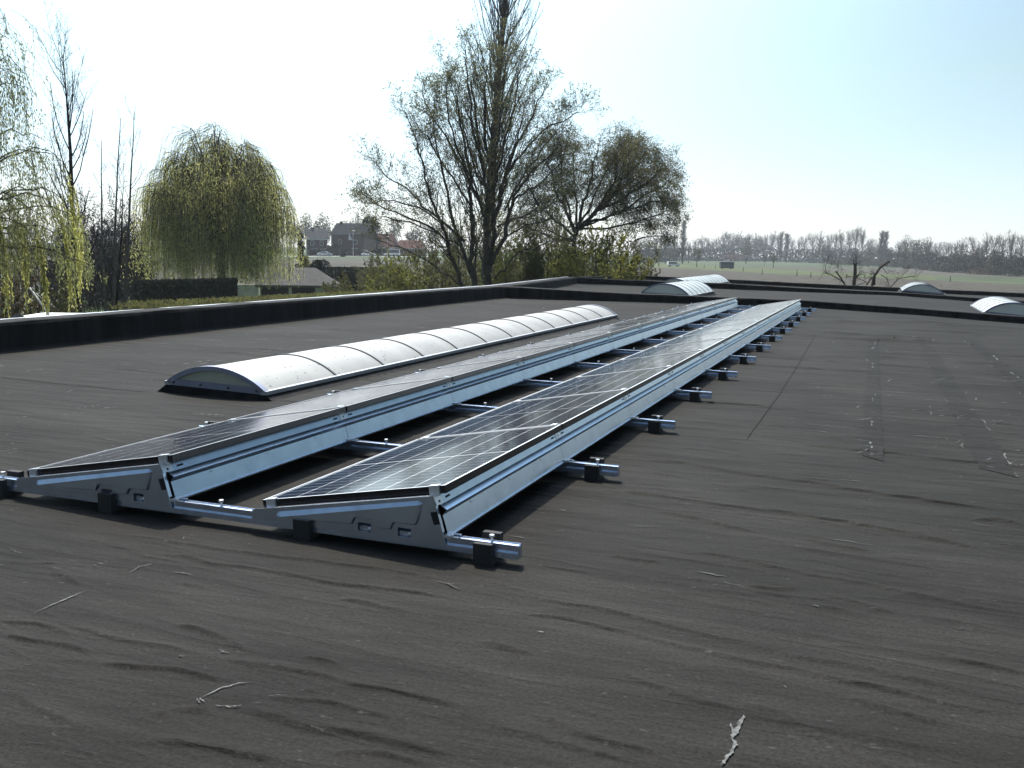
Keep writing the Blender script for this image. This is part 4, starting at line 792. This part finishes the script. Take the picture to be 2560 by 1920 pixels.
# ------------------------------------------------------------------ far trees: a few prototypes, copied
def proto(kind, seed, m):
    rng = np.random.default_rng(seed); g, tips = Geo(), []; H = 10.0; c = Geo()
    if kind == 'poplar':
        tk = bend((0,0,0), (0,0,1), H*.97, 8, rng, .2, .01); g.tube(tk, np.linspace(.16, .02, 9), 5)
        for k in range(90):
            h = .8+(H-1.6)*k/90; f = rng.uniform(0, 6.28); a = R(rng.uniform(14, 24)); q = bend((0,0,h), (math.cos(f)*math.sin(a), math.sin(f)*math.sin(a), math.cos(a)), rng.uniform(1.2, 2.4)*(1.1-.5*h/H), 4, rng, .4, .05); g.tube(q, np.linspace(.03, .01, 5), 3); tips.append(q)
        p, d = leaf_points(tips, 18, rng); c.leaves(p, d, .65, .06, rng)
    elif kind == 'bare':
        tk = bend((0,0,0), (0,0,1), H*.62, 6, rng, .2, .05); g.tube(tk, np.linspace(.20, .07, 7), 6)
        for k in range(26):
            i = rng.integers(2, 7); f = rng.uniform(0, 6.28); a = R(rng.uniform(18, 52)); q = bend(tk[i], (math.cos(f)*math.sin(a), math.sin(f)*math.sin(a), math.cos(a)), rng.uniform(2.4, 4.6)*(1.25-.07*i), 5, rng, .35, .1); q[:,2] = np.minimum(q[:,2], H); g.tube(q, np.linspace(.06, .015, 6), 4); tips.append(q)
            sprout(g, tips, q, .03, [(5, 1.5, 35, .4, .12, 3, 3)], rng, 0, .2)
        p, d = leaf_points(tips, 7, rng); c.leaves(p, d, .75, .05, rng)
    elif kind == 'leafy':
        tk = bend((0,0,0), (0,0,1), H*.6, 5, rng, .1, .03); g.tube(tk, np.linspace(.28, .10, 6), 6); nl = 36; u = rng.normal(0, 1, (nl,3)); u /= np.linalg.norm(u, axis=1, keepdims=True)
        cc = u*np.array([2.9, 2.9, 3.4])*rng.uniform(.35, 1, (nl,1))+np.array([0,0,6.2]); pk = rng.integers(0, nl, 1500); v = rng.normal(0, 1, (1500,3)); v /= np.linalg.norm(v, axis=1, keepdims=True); p = cc[pk]+v*rng.uniform(.5, 1.25, (1500,1)); p[:,2] = np.clip(p[:,2], 1.4, H); c.leaves(p, v, .42, .25, rng)
    else:                                                     # thick bush
        g.tube(bend((0,0,0), (0,0,1), 5, 4, rng, 0, .05), np.linspace(.2, .05, 5), 5); nl = 30; u = rng.normal(0, 1, (nl,3)); u[:,2] = np.abs(u[:,2]); u /= np.linalg.norm(u, axis=1, keepdims=True)
        cc = u*np.array([5.2, 5.2, 7.6])*rng.uniform(.4, 1, (nl,1)); pk = rng.integers(0, nl, 1300); v = rng.normal(0, 1, (1300,3)); v /= np.linalg.norm(v, axis=1, keepdims=True); p = cc[pk]+v*rng.uniform(.8, 1.9, (1300,1)); p[:,2] = np.clip(p[:,2], .2, H); c.leaves(p, v, .8, .45, rng)
    return g, c, m
PROTO = {}
WID = {'poplar': 1.3, 'bare': 6.6, 'leafy': 7.6, 'bush': 12.0}
NAME = {'poplar': 'poplar_tree', 'bare': 'bare_tree', 'leafy': 'leafy_tree', 'bush': 'dense_bush'}
def far_tree(kind, m, seed, px, base, top, width, label, group, dist=None, z=None):
    key = (kind, m.name, seed)
    dist = dist or 5.04*FPX/max(base-hz(px), 5); x, y = bearing(px, dist); zz = float(terrain(x, y)) if z is None else z
    H = hpx(px, top, dist)-zz; W = width*dist/FPX
    if key not in PROTO:
        g, c, mm = proto(kind, seed, m); t = thing(NAME[kind], label, 'tree' if kind != 'bush' else 'bush'); g.build('trunk', M_BARK, t); c.build('crown' if kind != 'bush' else 'foliage', mm, t); PROTO[key] = t
    else: t = copy_tree(PROTO[key])
    t.location = (x, y, zz); s = W/WID[kind]; t.scale = (s, s, H/10); t.rotation_euler = (0, 0, (px*37 % 628)/100)
    t['label'] = label; t['group'] = group; return t
GRY, BRN, GRN, OLV, BLU = (M_FAR[k] for k in ('grey', 'brown', 'green', 'olive', 'blue'))
G1 = 'trees of the far treeline'
sec = [(1700, 'at its left end beside the round crowned tree'), (1830, 'left of the orange roofed farmhouse'), (1975, 'right of the orange roofed farmhouse'), (2190, 'behind the blossoming tree and the sawn off limbs'), (2345, 'in the dip right of the sawn off limbs'), (9999, 'at its right end')]
lk = {'bare': 'hazy bare tree of the far treeline, ', 'poplar': 'slim far poplar of the treeline, ', 'leafy': 'hazy leafing tree of the far treeline, ', 'bush': 'hazy thick bush under the far treeline, '}
TR = [('leafy',BLU,1600,656,592,52),('leafy',GRN,1622,656,600,44),('bare',BLU,1642,656,584,56),('leafy',BLU,1664,657,578,46),('bare',GRY,1684,657,572,44),('poplar',GRN,1707,657,553,17),('leafy',BLU,1692,657,606,40),('leafy',GRN,1675,658,618,40),
 ('bare',GRY,1722,656,597,30),('bare',GRY,1737,652,590,34),('bare',GRY,1753,651,588,34),('bare',BRN,1771,650,588,36),('bare',GRY,1788,650,586,38),('bare',BRN,1806,650,578,42),('bare',GRY,1822,649,576,44),('leafy',BRN,1832,650,584,46),('bare',BRN,1844,650,577,46),('leafy',BRN,1858,650,584,46),('bare',BRN,1868,650,579,46),('bare',GRY,1888,650,582,46),('leafy',BRN,1896,651,588,44),('bare',BRN,1908,651,580,46),('bare',BRN,1926,651,577,46),('leafy',BLU,1916,651,602,50),('bare',BRN,1944,652,580,44),('leafy',BLU,1876,650,604,60),('leafy',BLU,1815,650,604,60),('leafy',BLU,1775,650,606,56),
 ('poplar',GRY,1951,653,582,14),('poplar',BLU,1966,654,585,16),('bare',GRY,1981,654,590,32),('bare',GRY,1996,655,592,32),('bare',GRY,2012,655,584,38),('bare',GRY,2032,656,577,40),('bare',GRY,2049,656,577,38),('bare',GRY,2070,657,577,40),('bare',GRY,2088,657,578,38),('bare',BRN,2104,658,574,40),('bare',GRY,2121,658,565,44),('bare',BRN,2139,659,562,46),('bare',GRY,2156,659,568,40),('bare',GRY,2171,660,590,28),('leafy',OLV,2185,660,600,34),('poplar',GRY,2202,661,581,16),('poplar',GRY,2211,661,580,16),('leafy',OLV,2170,660,610,44),('leafy',BLU,2100,658,614,54),('leafy',BLU,2135,659,612,50),('leafy',BLU,2070,657,615,50),('leafy',GRN,2205,661,612,40),
 ('leafy',BLU,2224,663,613,44),('bare',GRY,2243,665,597,40),('bare',GRY,2262,666,587,46),('leafy',OLV,2284,667,594,50),('leafy',BRN,2306,668,598,50),('bare',GRY,2322,668,592,46),('bare',BRN,2341,669,598,46),('bare',GRY,2362,671,600,44),('leafy',BLU,2262,666,616,54),('leafy',BLU,2330,668,622,54),
 ('bare',GRY,2383,673,600,44),('bare',GRY,2404,674,593,44),('bare',GRY,2432,675,584,44),('bare',BRN,2450,676,603,50),('bare',GRY,2464,677,581,36),('bare',GRY,2487,678,580,42),('bare',GRY,2507,679,579,42),('bare',GRY,2529,680,576,46),('bare',GRY,2549,680,578,44),('leafy',BRN,2395,674,618,56),('leafy',BRN,2440,676,620,60),('leafy',BRN,2490,678,616,60),('leafy',BRN,2540,680,620,60),('bare',GRY,2580,681,584,46),('bare',GRY,2610,682,588,46),('leafy',BRN,2630,682,615,60),
 ('bush',BLU,2385,677,649,44),('bush',BLU,2420,679,652,40),('bush',BLU,2365,676,655,34),('bush',BLU,2545,685,655,50),('bush',BLU,2500,683,660,44),('bush',BRN,2450,681,656,50),('bush',BRN,2480,682,652,46),('bush',GRY,2310,672,655,44),('bush',GRY,2340,674,650,40),('bush',BLU,2150,662,637,38),('bush',OLV,2118,661,632,34),('bush',GRY,2095,660,640,36),('bush',GRN,2185,663,640,36),('bush',OLV,2165,663,628,30),('bush',GRY,2215,664,638,40),('bush',GRY,2245,666,640,40),('bush',GRY,2275,669,645,40)]
for k, (kd, m, px, base, top, wd) in enumerate(TR):
    where = [s for lim, s in sec if px < lim][0]; far_tree(kd, m, 300+k % 3, px, base, top, wd, lk[kd]+where, G1)
G2 = 'single trees standing in the far meadow'
far_tree('leafy', GRN, 303, 1743, 666, 612, 30, 'round pale green willow on a stout trunk in the far meadow', G2); far_tree('leafy', GRN, 304, 1866, 658, 607, 31, 'round green tree beside the orange roofed farmhouse', G2)
far_tree('leafy', OLV, 303, 1935, 666, 627, 24, 'small yellowish tree in the far meadow right of the dark trailer', G2); far_tree('bare', GRY, 304, 1912, 662, 634, 16, 'tiny thin tree in the far meadow, left of the yellowish one', G2)
far_tree('leafy', M_BLOS, 303, 2016, 652, 626, 42, 'white blossoming tree in the far treeline', G2); far_tree('leafy', OLV, 304, 2058, 656, 602, 48, 'big olive round tree right of the white blossoming tree', G2)
far_tree('leafy', OLV, 304, 2035, 655, 628, 30, 'low olive tree between the blossoming tree and the big olive round tree', G2)
G3 = 'trees beyond the far houses'; HD = 400
for k, (kd, m, px, top, wd, lbl) in enumerate([('leafy',GRN,728,541,56,'far green tree just right of the domed willow, beyond the houses'),('leafy',GRN,770,536,50,'far rounded green tree behind the left house'),('leafy',GRN,806,531,66,'tallest far rounded tree, left of the big dark roof'),('leafy',OLV,818,563,44,'yellowish far tree between the two left houses'),
      ('bare',GRN,870,540,40,'thin far tree just above the big dark roof'),('bare',GRN,893,528,40,'airy round far tree above the right half of the big dark roof'),('leafy',BLU,882,546,24,'small dark far tree above the big dark roof'),('leafy',GRN,985,545,54,'bluish far tree right of the dark pine'),('leafy',BLU,1040,560,60,'dark far tree seen through the stems of the many stemmed tree'),
      ('leafy',GRN,1090,555,60,'far green tree seen through the many stemmed tree'),('bare',GRY,950,562,30,'thin far tree between the dark pine and the bluish tree'),('leafy',BLU,745,560,36,'dusky far tree at the left of the left house'),('leafy',GRN,1140,566,60,'far green tree low behind the thick stems'),('leafy',BLU,60,560,110,'dim far tree behind the nearest weeping willow'),('leafy',BLU,170,566,110,'dim far tree behind the tall bare tree'),('leafy',BLU,290,556,100,'dim far tree behind the slim saplings'),('leafy',BLU,380,560,100,'dim far tree behind the left side of the domed willow')]):
    far_tree(kd, m, 305+k % 2, px, 640, top, wd, lbl, G3, dist=HD+ (k*23) % 60)
clump('pine_tree', 'dark spreading pine right of the big dark roof', 'tree', 926, 330, 46, 535, 320, M_CONIF, 2600, .8, .4, lump=.38)
clump('conifer', 'dark round evergreen in front of the big dark house', 'shrub', 840, 300, 22, 597, 321, M_CONIF, 900, .6, .35)
clump('conifer', 'small dark evergreen left of the big dark house, by the road', 'shrub', 822, 300, 12, 612, 322, M_CONIF, 500, .5, .3)
clump('clipped_shrub', 'small dark arched shrub on the road edge left of the street lamp', 'shrub', 858, 281, 12, 618, 323, M_DARK, 500, .5, .3)
rg = np.random.default_rng(330); g = Geo(); n = 14000; pxr = rg.uniform(1590, 2720, n); base = np.interp(pxr, [1590, 1720, 1950, 2200, 2400, 2720], [657, 651, 653, 661, 674, 688]); dd = 5.04*FPX/(base-(602+pxr*45/2560))+rg.uniform(0, 40, n)
bx, by = np.array([bearing(p, d) for p, d in zip(pxr, dd)]).T; g.leaves(np.stack([bx, by, GZ+rg.uniform(0, 1, n)**1.3*dd*.0125], -1), rg.normal(0, 1, (n,3)), 1.7, 1.0, rg)
tag(g.build('far_thicket', BLU), kind='stuff')

# ------------------------------------------------------------------ houses, sheds, vehicles
M_BRICK = mat('dark_brown_brick', (.07,.042,.032), .85, noise=(2, .25, 4)); M_BRICK2 = mat('red_brick', (.11,.055,.04), .85, noise=(2, .25, 4)); M_TILED = mat('dark_slate_roof', (.018,.020,.026), .95, spec=.05, noise=(1.5, .25, 4))
M_TILEG = mat('grey_roof_tiles', (.055,.056,.06), .95, spec=.05, noise=(1.5, .2, 4)); M_TILEO = mat('orange_roof_tiles', (.10,.052,.038), .95, spec=.05, noise=(1.5, .25, 4)); M_SHINGLE = mat('grey_shingle_roof', (.085,.081,.077), .95, spec=.05, noise=(2, .15, 5), bump=(12, .02))
M_WHITE = mat('white_paint_and_glare', (.6,.6,.58), .5, noise=(1, .05, 3)); M_GLASS = mat('window_glass', (.03,.035,.04), .08, spec=.8); M_SHADE = mat('dark_inside', (.02,.02,.02), .9); M_WALLW = mat('weathered_white_wall', (.46,.45,.43), .8, noise=(1.5, .15, 5))
M_CAR = mat('white_car_paint', (.72,.73,.74), .25, spec=.6, noise=(1, .03, 2)); M_CARS = mat('silver_car_paint', (.40,.42,.45), .28, .5, noise=(1, .03, 2)); M_TYRE = mat('tyre_rubber', (.02,.02,.02), .85, noise=(5, .2, 2)); M_DKPLANK = mat('dark_stained_planks', (.035,.033,.036), .8, noise=(3, .3, 4)); M_GREYS = mat('pale_sheet_roof', (.38,.38,.38), .5, noise=(2, .1, 3))
M_LAMP = mat('lamp_head', (.6,.6,.6), .4); M_WOODP = mat('weathered_post_wood', (.09,.075,.06), .9, noise=(4, .3, 3))
def house(name, label, cat, px, dist, w, d, eave, ridge, wm, rm, hip=0.0, rz=0.0, wins=(), chimney=None, ridge_off=0.0, fascia=None, z=None, over=.35, doors=()):
    """front wall faces the viewer at local y=0; ridge runs along x; hip = how far the ridge ends stand in"""
    x, y = bearing(px, dist); zz = float(terrain(x, y)) if z is None else z; t = thing(name, label, cat, (x, y, zz), FACE+rz); h = w/2; b = MB()
    if hip <= 0: b.prism([(0,0),(d,0),(d,eave),(d/2,ridge-.12),(0,eave)], 'x', -h, h, wm)
    else: b.box((-h,0,0), (h,d,eave), wm)
    b.build('wall', t); r = MB(); e = over; q = max(hip, 0); y0, y1, ym = -e, d+e, d/2; ex = h+e; dz = .18; zz_ = eave-.12
    tp = [(-ex,y0,zz_),(ex,y0,zz_),(ex,y1,zz_),(-ex,y1,zz_),(-ex+q if q else -ex,ym,ridge),(ex-q if q else ex,ym,ridge)]; F = [(0,1,5,4),(2,3,4,5),(1,2,5),(3,0,4)]
    if q: r.add(tp+[(p[0],p[1],p[2]-dz) for p in tp[:4]], F+[(6,7,1,0),(7,8,2,1),(8,9,3,2),(9,6,0,3),(9,8,7,6)], rm)
    else:
        for s, (a, bb) in ((0, (0, 1)), (1, (2, 3))):
            p = [tp[a], tp[bb], tp[5 if s == 0 else 4], tp[4 if s == 0 else 5]]; r.add(p+[(v[0],v[1],v[2]+dz) for v in p], [(3,2,1,0),(4,5,6,7),(0,1,5,4),(1,2,6,5),(2,3,7,6),(3,0,4,7)], rm)
    ro = r.build('roof', t)
    if fascia: f = MB(); f.box((-ex,y0-.06,zz_-.22), (ex,y0-.005,zz_+.10), fascia); f.build('fascia', t)
    for x0, x1, z0, z1 in wins:
        f = MB(); k = .09; f.box((x0-k,-.05,z0-k), (x1+k,-.003,z0), M_WHITE); f.box((x0-k,-.05,z1), (x1+k,-.003,z1+k), M_WHITE); f.box((x0-k,-.05,z0), (x0,-.003,z1), M_WHITE); f.box((x1,-.05,z0), (x1+k,-.003,z1), M_WHITE); fo = f.build('window', t)
        p = MB(); p.box((x0,-.02,z0), (x1,-.004,z1), M_GLASS); p.build('pane', fo)
    for x0, x1, z1, m in doors: p = MB(); p.box((x0,-.04,0), (x1,-.004,z1), m); p.build('door', t)
    if chimney: c = MB(); cx, cz = chimney; c.box((cx-.4,d/2-.35,ridge-.9), (cx+.4,d/2+.35,cz), M_BRICK); c.box((cx-.46,d/2-.41,cz), (cx+.46,d/2+.41,cz+.12), M_SHADE); c.build('chimney', ro)
    return t
s310 = 310/FPX
hb = house('house', 'big dark house with a steep slate roof and glinting roof windows across the road', 'house', 869, 316, 11.2, 10.5, 6.6, 10.3, M_BRICK, M_TILED, 0, -.22, [(-3.6,-2.2,1,2.4),(1.6,3.2,1,2.4),(-3.4,-2.2,3.8,5.0),(2.0,3.2,3.8,5.0)], (-4.3, 10.9))
for x in (-4.3, -3.2):
    p = MB(); a = math.atan2(3.7, 5.6); q = [( -.35+1.2*0+.0, 6.5)]; z0 = 6.62; p.add([(x-.4,.15,z0+.30),(x+.4,.15,z0+.30),(x+.4,.95,z0+.83),(x-.4,.95,z0+.83)], [(0,1,2,3)], M_WHITE); p.add([(x-.4,.15,z0+.24),(x+.4,.15,z0+.24),(x+.4,.95,z0+.77),(x-.4,.95,z0+.77)], [(3,2,1,0)], M_WHITE); o_ = p.build('roof_window', hb)  # roof glass painted white to carry its glint
g_ = MB(); g_.prism([(.4,5.0),(1.9,5.0),(.75,6.9)], 'y', -.5, -.3, M_WHITE); g_.build('dormer_gable', hb)
house('house', 'brown brick house with a grey roof and white eaves, left of the big dark house', 'house', 793, 306, 6.0, 8, 5.2, 8.0, M_BRICK, M_TILEG, 0, .25, [(-1.9,-1.0,3.2,4.5),(.9,1.8,3.2,4.5),(-1.6,-.2,1,2.2)], (-1.2, 8.6), fascia=M_WHITE, doors=[(.9,2.3,2.1,M_WHITE)])
house('bungalow', 'low bungalow with red orange roof and white fascia, right of the big dark house', 'house', 951, 330, 9.0, 9, 2.9, 7.4, M_BRICK2, M_TILEO, 1.5, -.1, [(-3.4,-1.6,.9,2.2),(.6,2.2,.9,2.2)], (1.2, 7.9), fascia=M_WHITE)
house('bungalow', 'second orange roofed bungalow, partly hidden by the many stemmed tree', 'house', 1020, 345, 10.0, 8, 2.8, 5.6, M_BRICK2, M_TILEO, 1.5, -.1, [(-3.4,-1.6,.9,2.2),(.6,2.2,.9,2.2)], None, fascia=M_WHITE)
sh = house('shed', 'garden shed with a grey hipped roof and open front beside the domed willow', 'shed', 744, 80, 6.0, 5.2, 2.06, 3.30, M_WALLW, M_SHINGLE, 2.0, .18, [(1.95,2.45,.7,1.3)], None)
p = MB(); p.box((-2.9,-.03,.02), (-.75,-.004,1.9), M_SHADE); p.box((-.5,-.03,.02), (1.35,-.004,1.9), M_SHADE); p.build('open_front', sh); p = MB(); p.box((-7.2,-.2,0), (-3.1,.0,1.95), M_WALLW); p.build('side_wall', sh)
house('farmhouse', 'far farmhouse with an orange roof among the hazy trees', 'house', 1838, 700, 12.5, 8, 2.6, 6.4, M_WALLW, M_TILEO, 1.0, .1, [(-3,-2,1,2),(1,2,1,2)], None, z=GZ-1.2)
def car(name, label, px, dist, L, Hh, m, rz=0.0, van=False, z=None):
    x, y = bearing(px, dist); zz = float(terrain(x, y))+.13 if z is None else z; t = thing(name, label, 'van' if van else 'car', (x, y, zz), FACE+rz); a = L/2; W = .85
    pr = [(-a,.35),(a,.35),(a,.75),(a*.92,.86),(a*.62,.95),(a*.40,Hh),(-a*.93,Hh),(-a,.95)] if van else [(-a,.32),(a,.32),(a,.66),(a*.9,.78),(a*.50,.90),(a*.16,Hh*.98),(-a*.42,Hh),(-a*.80,.98),(-a,.88)]
    b = MB(); b.prism(pr, 'y', -W, W, m); b.build('body', t, bevel=.06)
    wn = [(a*.56,.98),(a*.38,Hh-.14),(-a*.86,Hh-.14),(-a*.90,1.02)] if van else [(a*.42,.93),(a*.12,Hh-.10),(-a*.40,Hh-.08),(-a*.70,.98)]
    w = MB(); w.prism(wn, 'y', -W-.012, W+.012, M_GLASS); w.build('side_window', t)
    for sx in (-.62, .62):
        for sy in (-1, 1): k = MB(); k.tube([(a*sx, sy*(W-.16), .31), (a*sx, sy*(W+.02), .31)], .31, M_TYRE, 14, smooth=False); k.tube([(a*sx, sy*(W+.01), .31), (a*sx, sy*(W+.035), .31)], .18, M_CARS, 10, smooth=False); k.build('wheel', t)
    return t
car('parked_car', 'white car on the road just right of the street lamp', 921, 303, 4.3, 1.42, M_CAR, .1); car('parked_van', 'white van parked behind the white car by the road', 911, 309, 4.0, 1.9, M_CAR, .1, True)
car('parked_van', 'white van half hidden behind the leftmost branches of the many stemmed tree', 980, 318, 5.2, 2.3, M_CAR, 3.2, True); car('parked_car', 'silver car by the road left of the big dark house', 812, 281, 4.2, 1.4, M_CARS, .1)
car('parked_van', 'white van parked on the far meadow behind the ploughed field', 1685, 362, 4.5, 1.9, M_CAR, .05, True, z=GZ+.05)
x, y = bearing(1820, 338); t = thing('field_shelter', 'dark boxy animal shelter with a paler flat roof on the far meadow', 'shelter', (x, y, GZ), FACE)
b = MB(); b.box((-2.25,0,.25), (2.25,2.4,2.35), M_DKPLANK); b.box((-2.25,-.02,1.5), (2.0,-.003,1.95), M_SHADE); b.build('body', t); b = MB(); b.box((-2.35,-.2,2.35), (2.3,2.6,2.5), M_GREYS); b.build('roof', t)
for sx in (-1.5, 1.5): b = MB(); b.tube([(sx,.3,.25),(sx,.45,.25)], .25, M_TYRE, 12, smooth=False); b.tube([(sx,1.95,.25),(sx,2.1,.25)], .25, M_TYRE, 12, smooth=False); b.build('wheel', t)
post = None
for px, bs, tp in ((1908,684,671),(1995,688,673),(1628,664,655),(1648,665,656),(1762,669,660),(1790,670,661),(1860,676,666),(2030,690,679),(2120,692,683),(2380,697,688)):
    d = 5.04*FPX/(bs-hz(px)); x, y = bearing(px, d); h = hpx(px, tp, d)-GZ
    if post is None:
        post = thing('fence_post', 'x', 'post'); b = MB(); b.tube([(0,0,-.1),(.01,0,.6),(0,.01,1.0)], [.10,.09,.075], M_WOODP, 7); b.build('shaft', post); o_ = post
    else: o_ = copy_tree(post)
    o_.location = (x, y, GZ); o_.scale = (1, 1, h); o_['group'] = 'fence posts along the far meadow'
    o_['label'] = {1908: 'thin fence post on the meadow edge right of the dark shelter', 1995: 'taller fence post at the left of the sawn off limbs'}.get(px, 'small weathered fence post standing far off in the meadow')
def lamp(label, px, dist, top):
    B = ground_at(px, dist); H = hpx(px, top, dist)-B[2]; t = thing('street_lamp', label, 'street lamp', B, FACE); b = MB(); b.tube([(0,0,0),(0,0,H*.5),(0,0,H-.25)], [.11,.09,.06], M_GREYS, 8); b.tube([(0,0,H-.28),(.15,0,H-.05),(.4,0,H)], .045, M_GREYS, 6); b.build('pole', t)
    b = MB(); b.box((-.25,-.2,H-.02), (.55,.2,H+.16), M_LAMP); b.build('lamp_head', t, bevel=.05)
lamp('street lamp on a tall pole in front of the big dark house', 883, 296, 577); lamp('street lamp half hidden by the twigs of the many stemmed tree', 968, 312, 592)
hedge('dark low hedge along the road in front of the houses', 775, 290, 903, 304, (627, 627), 1.2, 341, M_DARK, 2500, .5, .3)
B = ground_at(224, 205); t = thing('greenhouse', 'glaring white greenhouse roof glimpsed through the bare bushes', 'greenhouse', B, FACE+.2); b = MB(); b.prism([(0,0),(4,0),(4,1.2),(2.4,2.2),(0,.9)], 'x', -2.6, 2.6, M_WHITE); b.build('glazing', t)  # sun glare on the sloping glass is put into its white colour
b = MB(); [b.box((x-.04,-.03,0), (x+.04,-.002,.9), M_GREYS) for x in (-2.5,-1.2,0,1.2,2.5)]; b.build('frame', t)
B = ground_at(10, 190); t = thing('greenhouse', 'low white plastic tunnel behind the nearest weeping willow', 'greenhouse', B, FACE); b = MB(); b.prism([(3*math.cos(a)*.6, 1.5*math.sin(a)) for a in np.linspace(0, math.pi, 12)], 'x', -3, 3, M_WHITE, True); b.build('cover', t)
b = MB(); b.prism([(-.5,0),(.5,0),(.5,1.1),(-.5,1.1)], 'x', 3.003, 3.03, M_SHADE); b.build('door', t)
B = ground_at(182, 26); t = thing('flat_roof_hut', 'small hut with a flat white roof just behind the left parapet', 'hut', B, FACE+.05); b = MB(); b.box((-1.02,-.70,0), (1.02,.70,3.17), M_DKPLANK); b.build('wall', t); b = MB(); b.box((-1.1,-.76,3.17), (1.1,.76,3.27), M_WHITE); b.build('roof', t)
B = ground_at(92, 25.5); t = thing('leaning_pole', 'white pole leaning over the flat white hut roof, with stay wires', 'pole', B, FACE); D = depth_of(92, 25.5)
a_, b_ = rel(B, 107, 766, D), rel(B, 74, 719, D); rt = Matrix.Rotation(-FACE, 3, 'Z'); Lc = lambda v: tuple(rt @ Vector(v))
b = MB(); b.tube([Lc(a_-(b_-a_)*1.4), Lc(a_), Lc(b_)], .022, M_WHITE, 7); b.build('shaft', t)
for tx, ty in ((30, 768), (150, 778)): b = MB(); q = rel(B, tx, ty, D); b.tube([Lc(b_), Lc((b_+q)/2-np.array([0,0,.04])), Lc(q)], .004, M_GREYS, 4); b.build('wire', t)
B = ground_at(36, 21); t = thing('pointed_hut', 'small dark peaked roof poking up behind the left end of the parapet', 'hut', B, FACE+.6); zt = hpx(36, 781, 21)-GZ; b = MB(); b.box((-.5,-.5,0), (.5,.5,zt-.45), M_DKPLANK); b.build('wall', t)
b = MB(); b.add([(-.6,-.6,zt-.45),(.6,-.6,zt-.45),(.6,.6,zt-.45),(-.6,.6,zt-.45),(0,0,zt)], [(0,1,4),(1,2,4),(2,3,4),(3,0,4),(3,2,1,0)], M_TILED); b.build('roof', t)
# ------------------------------------------------------------------ air
hzm = bpy.data.materials.new('thin_haze'); hzm.use_nodes = True; nt = hzm.node_tree; nt.nodes.remove(nt.nodes['Principled BSDF']); pv = nt.nodes.new('ShaderNodeVolumePrincipled')
pv.inputs['Color'].default_value = (.86,.93,1,1); pv.inputs['Density'].default_value = HAZE; pv.inputs['Anisotropy'].default_value = .2; nt.links.new(pv.outputs[0], nt.nodes['Material Output'].inputs['Volume'])
b = MB(); b.box((-2700,-2700,-4.9), (2700,2700,32.5), hzm); tag(b.build('haze'), kind='stuff')
# ------------------------------------------------------------------ camera, light, render
cam = bpy.data.cameras.new('camera'); co = bpy.data.objects.new('camera', cam); COL.objects.link(co)
cam.sensor_fit = 'HORIZONTAL'; cam.sensor_width = 36; cam.lens = FPX/2560*36; cam.clip_start = .05; cam.clip_end = 12000
co.matrix_world = Matrix(((RT[0],UP[0],-FW[0],CAM[0]),(RT[1],UP[1],-FW[1],CAM[1]),(RT[2],UP[2],-FW[2],CAM[2]),(0,0,0,1)))
SC.camera = co
SAZ, SEL, GLOW = R(-34), R(54.5), 14.0
sd = Vector((math.cos(SEL)*math.sin(SAZ), math.cos(SEL)*math.cos(SAZ), math.sin(SEL)))
sun = bpy.data.lights.new('sun', 'SUN'); sun.energy = 4.2; sun.angle = R(.53); sun.color = (1, .945, .85)
so = bpy.data.objects.new('sun', sun); COL.objects.link(so); so.rotation_euler = sd.to_track_quat('Z', 'Y').to_euler(); so.location = (0, 0, 60)
w = bpy.data.worlds.new('World'); SC.world = w; w.use_nodes = True; nt = w.node_tree
sky = nt.nodes.new('ShaderNodeTexSky'); sky.sky_type = 'NISHITA'; sky.sun_disc = False; sky.sun_elevation = SEL; sky.sun_rotation = SAZ
sky.altitude = 20; sky.air_density = 1.0; sky.dust_density = .5; sky.ozone_density = 1.0
# hazy spring air: the sky brightens towards the sun
geo = nt.nodes.new('ShaderNodeTexCoord'); dt = nt.nodes.new('ShaderNodeVectorMath'); dt.operation = 'DOT_PRODUCT'
nt.links.new(geo.outputs['Generated'], dt.inputs[0]); dt.inputs[1].default_value = sd
glow = math_node(nt, 'MULTIPLY_ADD', math_node(nt, 'POWER', math_node(nt, 'MAXIMUM', dt.outputs['Value'], 0.0), 8.0), GLOW, 1.0)
vm = nt.nodes.new('ShaderNodeVectorMath'); vm.operation = 'MULTIPLY'; nt.links.new(sky.outputs[0], vm.inputs[0]); 
sz = nt.nodes.new('ShaderNodeSeparateXYZ'); nt.links.new(geo.outputs['Generated'], sz.inputs[0])
low = math_node(nt, 'MAXIMUM', math_node(nt, 'SUBTRACT', 1.0, math_node(nt, 'MULTIPLY', math_node(nt, 'MAXIMUM', sz.outputs[2], 0.0), 6.0)), 0.0)
tn = nt.nodes.new('ShaderNodeMixRGB'); nt.links.new(low, tn.inputs[0]); tn.inputs[1].default_value = (1.02, 1.0, .85, 1); tn.inputs[2].default_value = (.92, 1.0, 1.30, 1); nt.links.new(tn.outputs[0], vm.inputs[1])
vs = nt.nodes.new('ShaderNodeVectorMath'); vs.operation = 'SCALE'; nt.links.new(vm.outputs[0], vs.inputs[0]); nt.links.new(glow, vs.inputs['Scale'])
nt.links.new(vs.outputs[0], nt.nodes['Background'].inputs['Color']); nt.nodes['Background'].inputs['Strength'].default_value = .07
SC.view_settings.view_transform = 'Standard'; SC.view_settings.look = 'None'; SC.view_settings.exposure = 0.8; SC.view_settings.gamma = 1
SC.render.engine = 'CYCLES'; SC.cycles.max_bounces = 6; SC.cycles.transparent_max_bounces = 6; SC.cycles.use_denoising = True
SC.cycles.sample_clamp_indirect = 8; SC.cycles.volume_bounces = 0
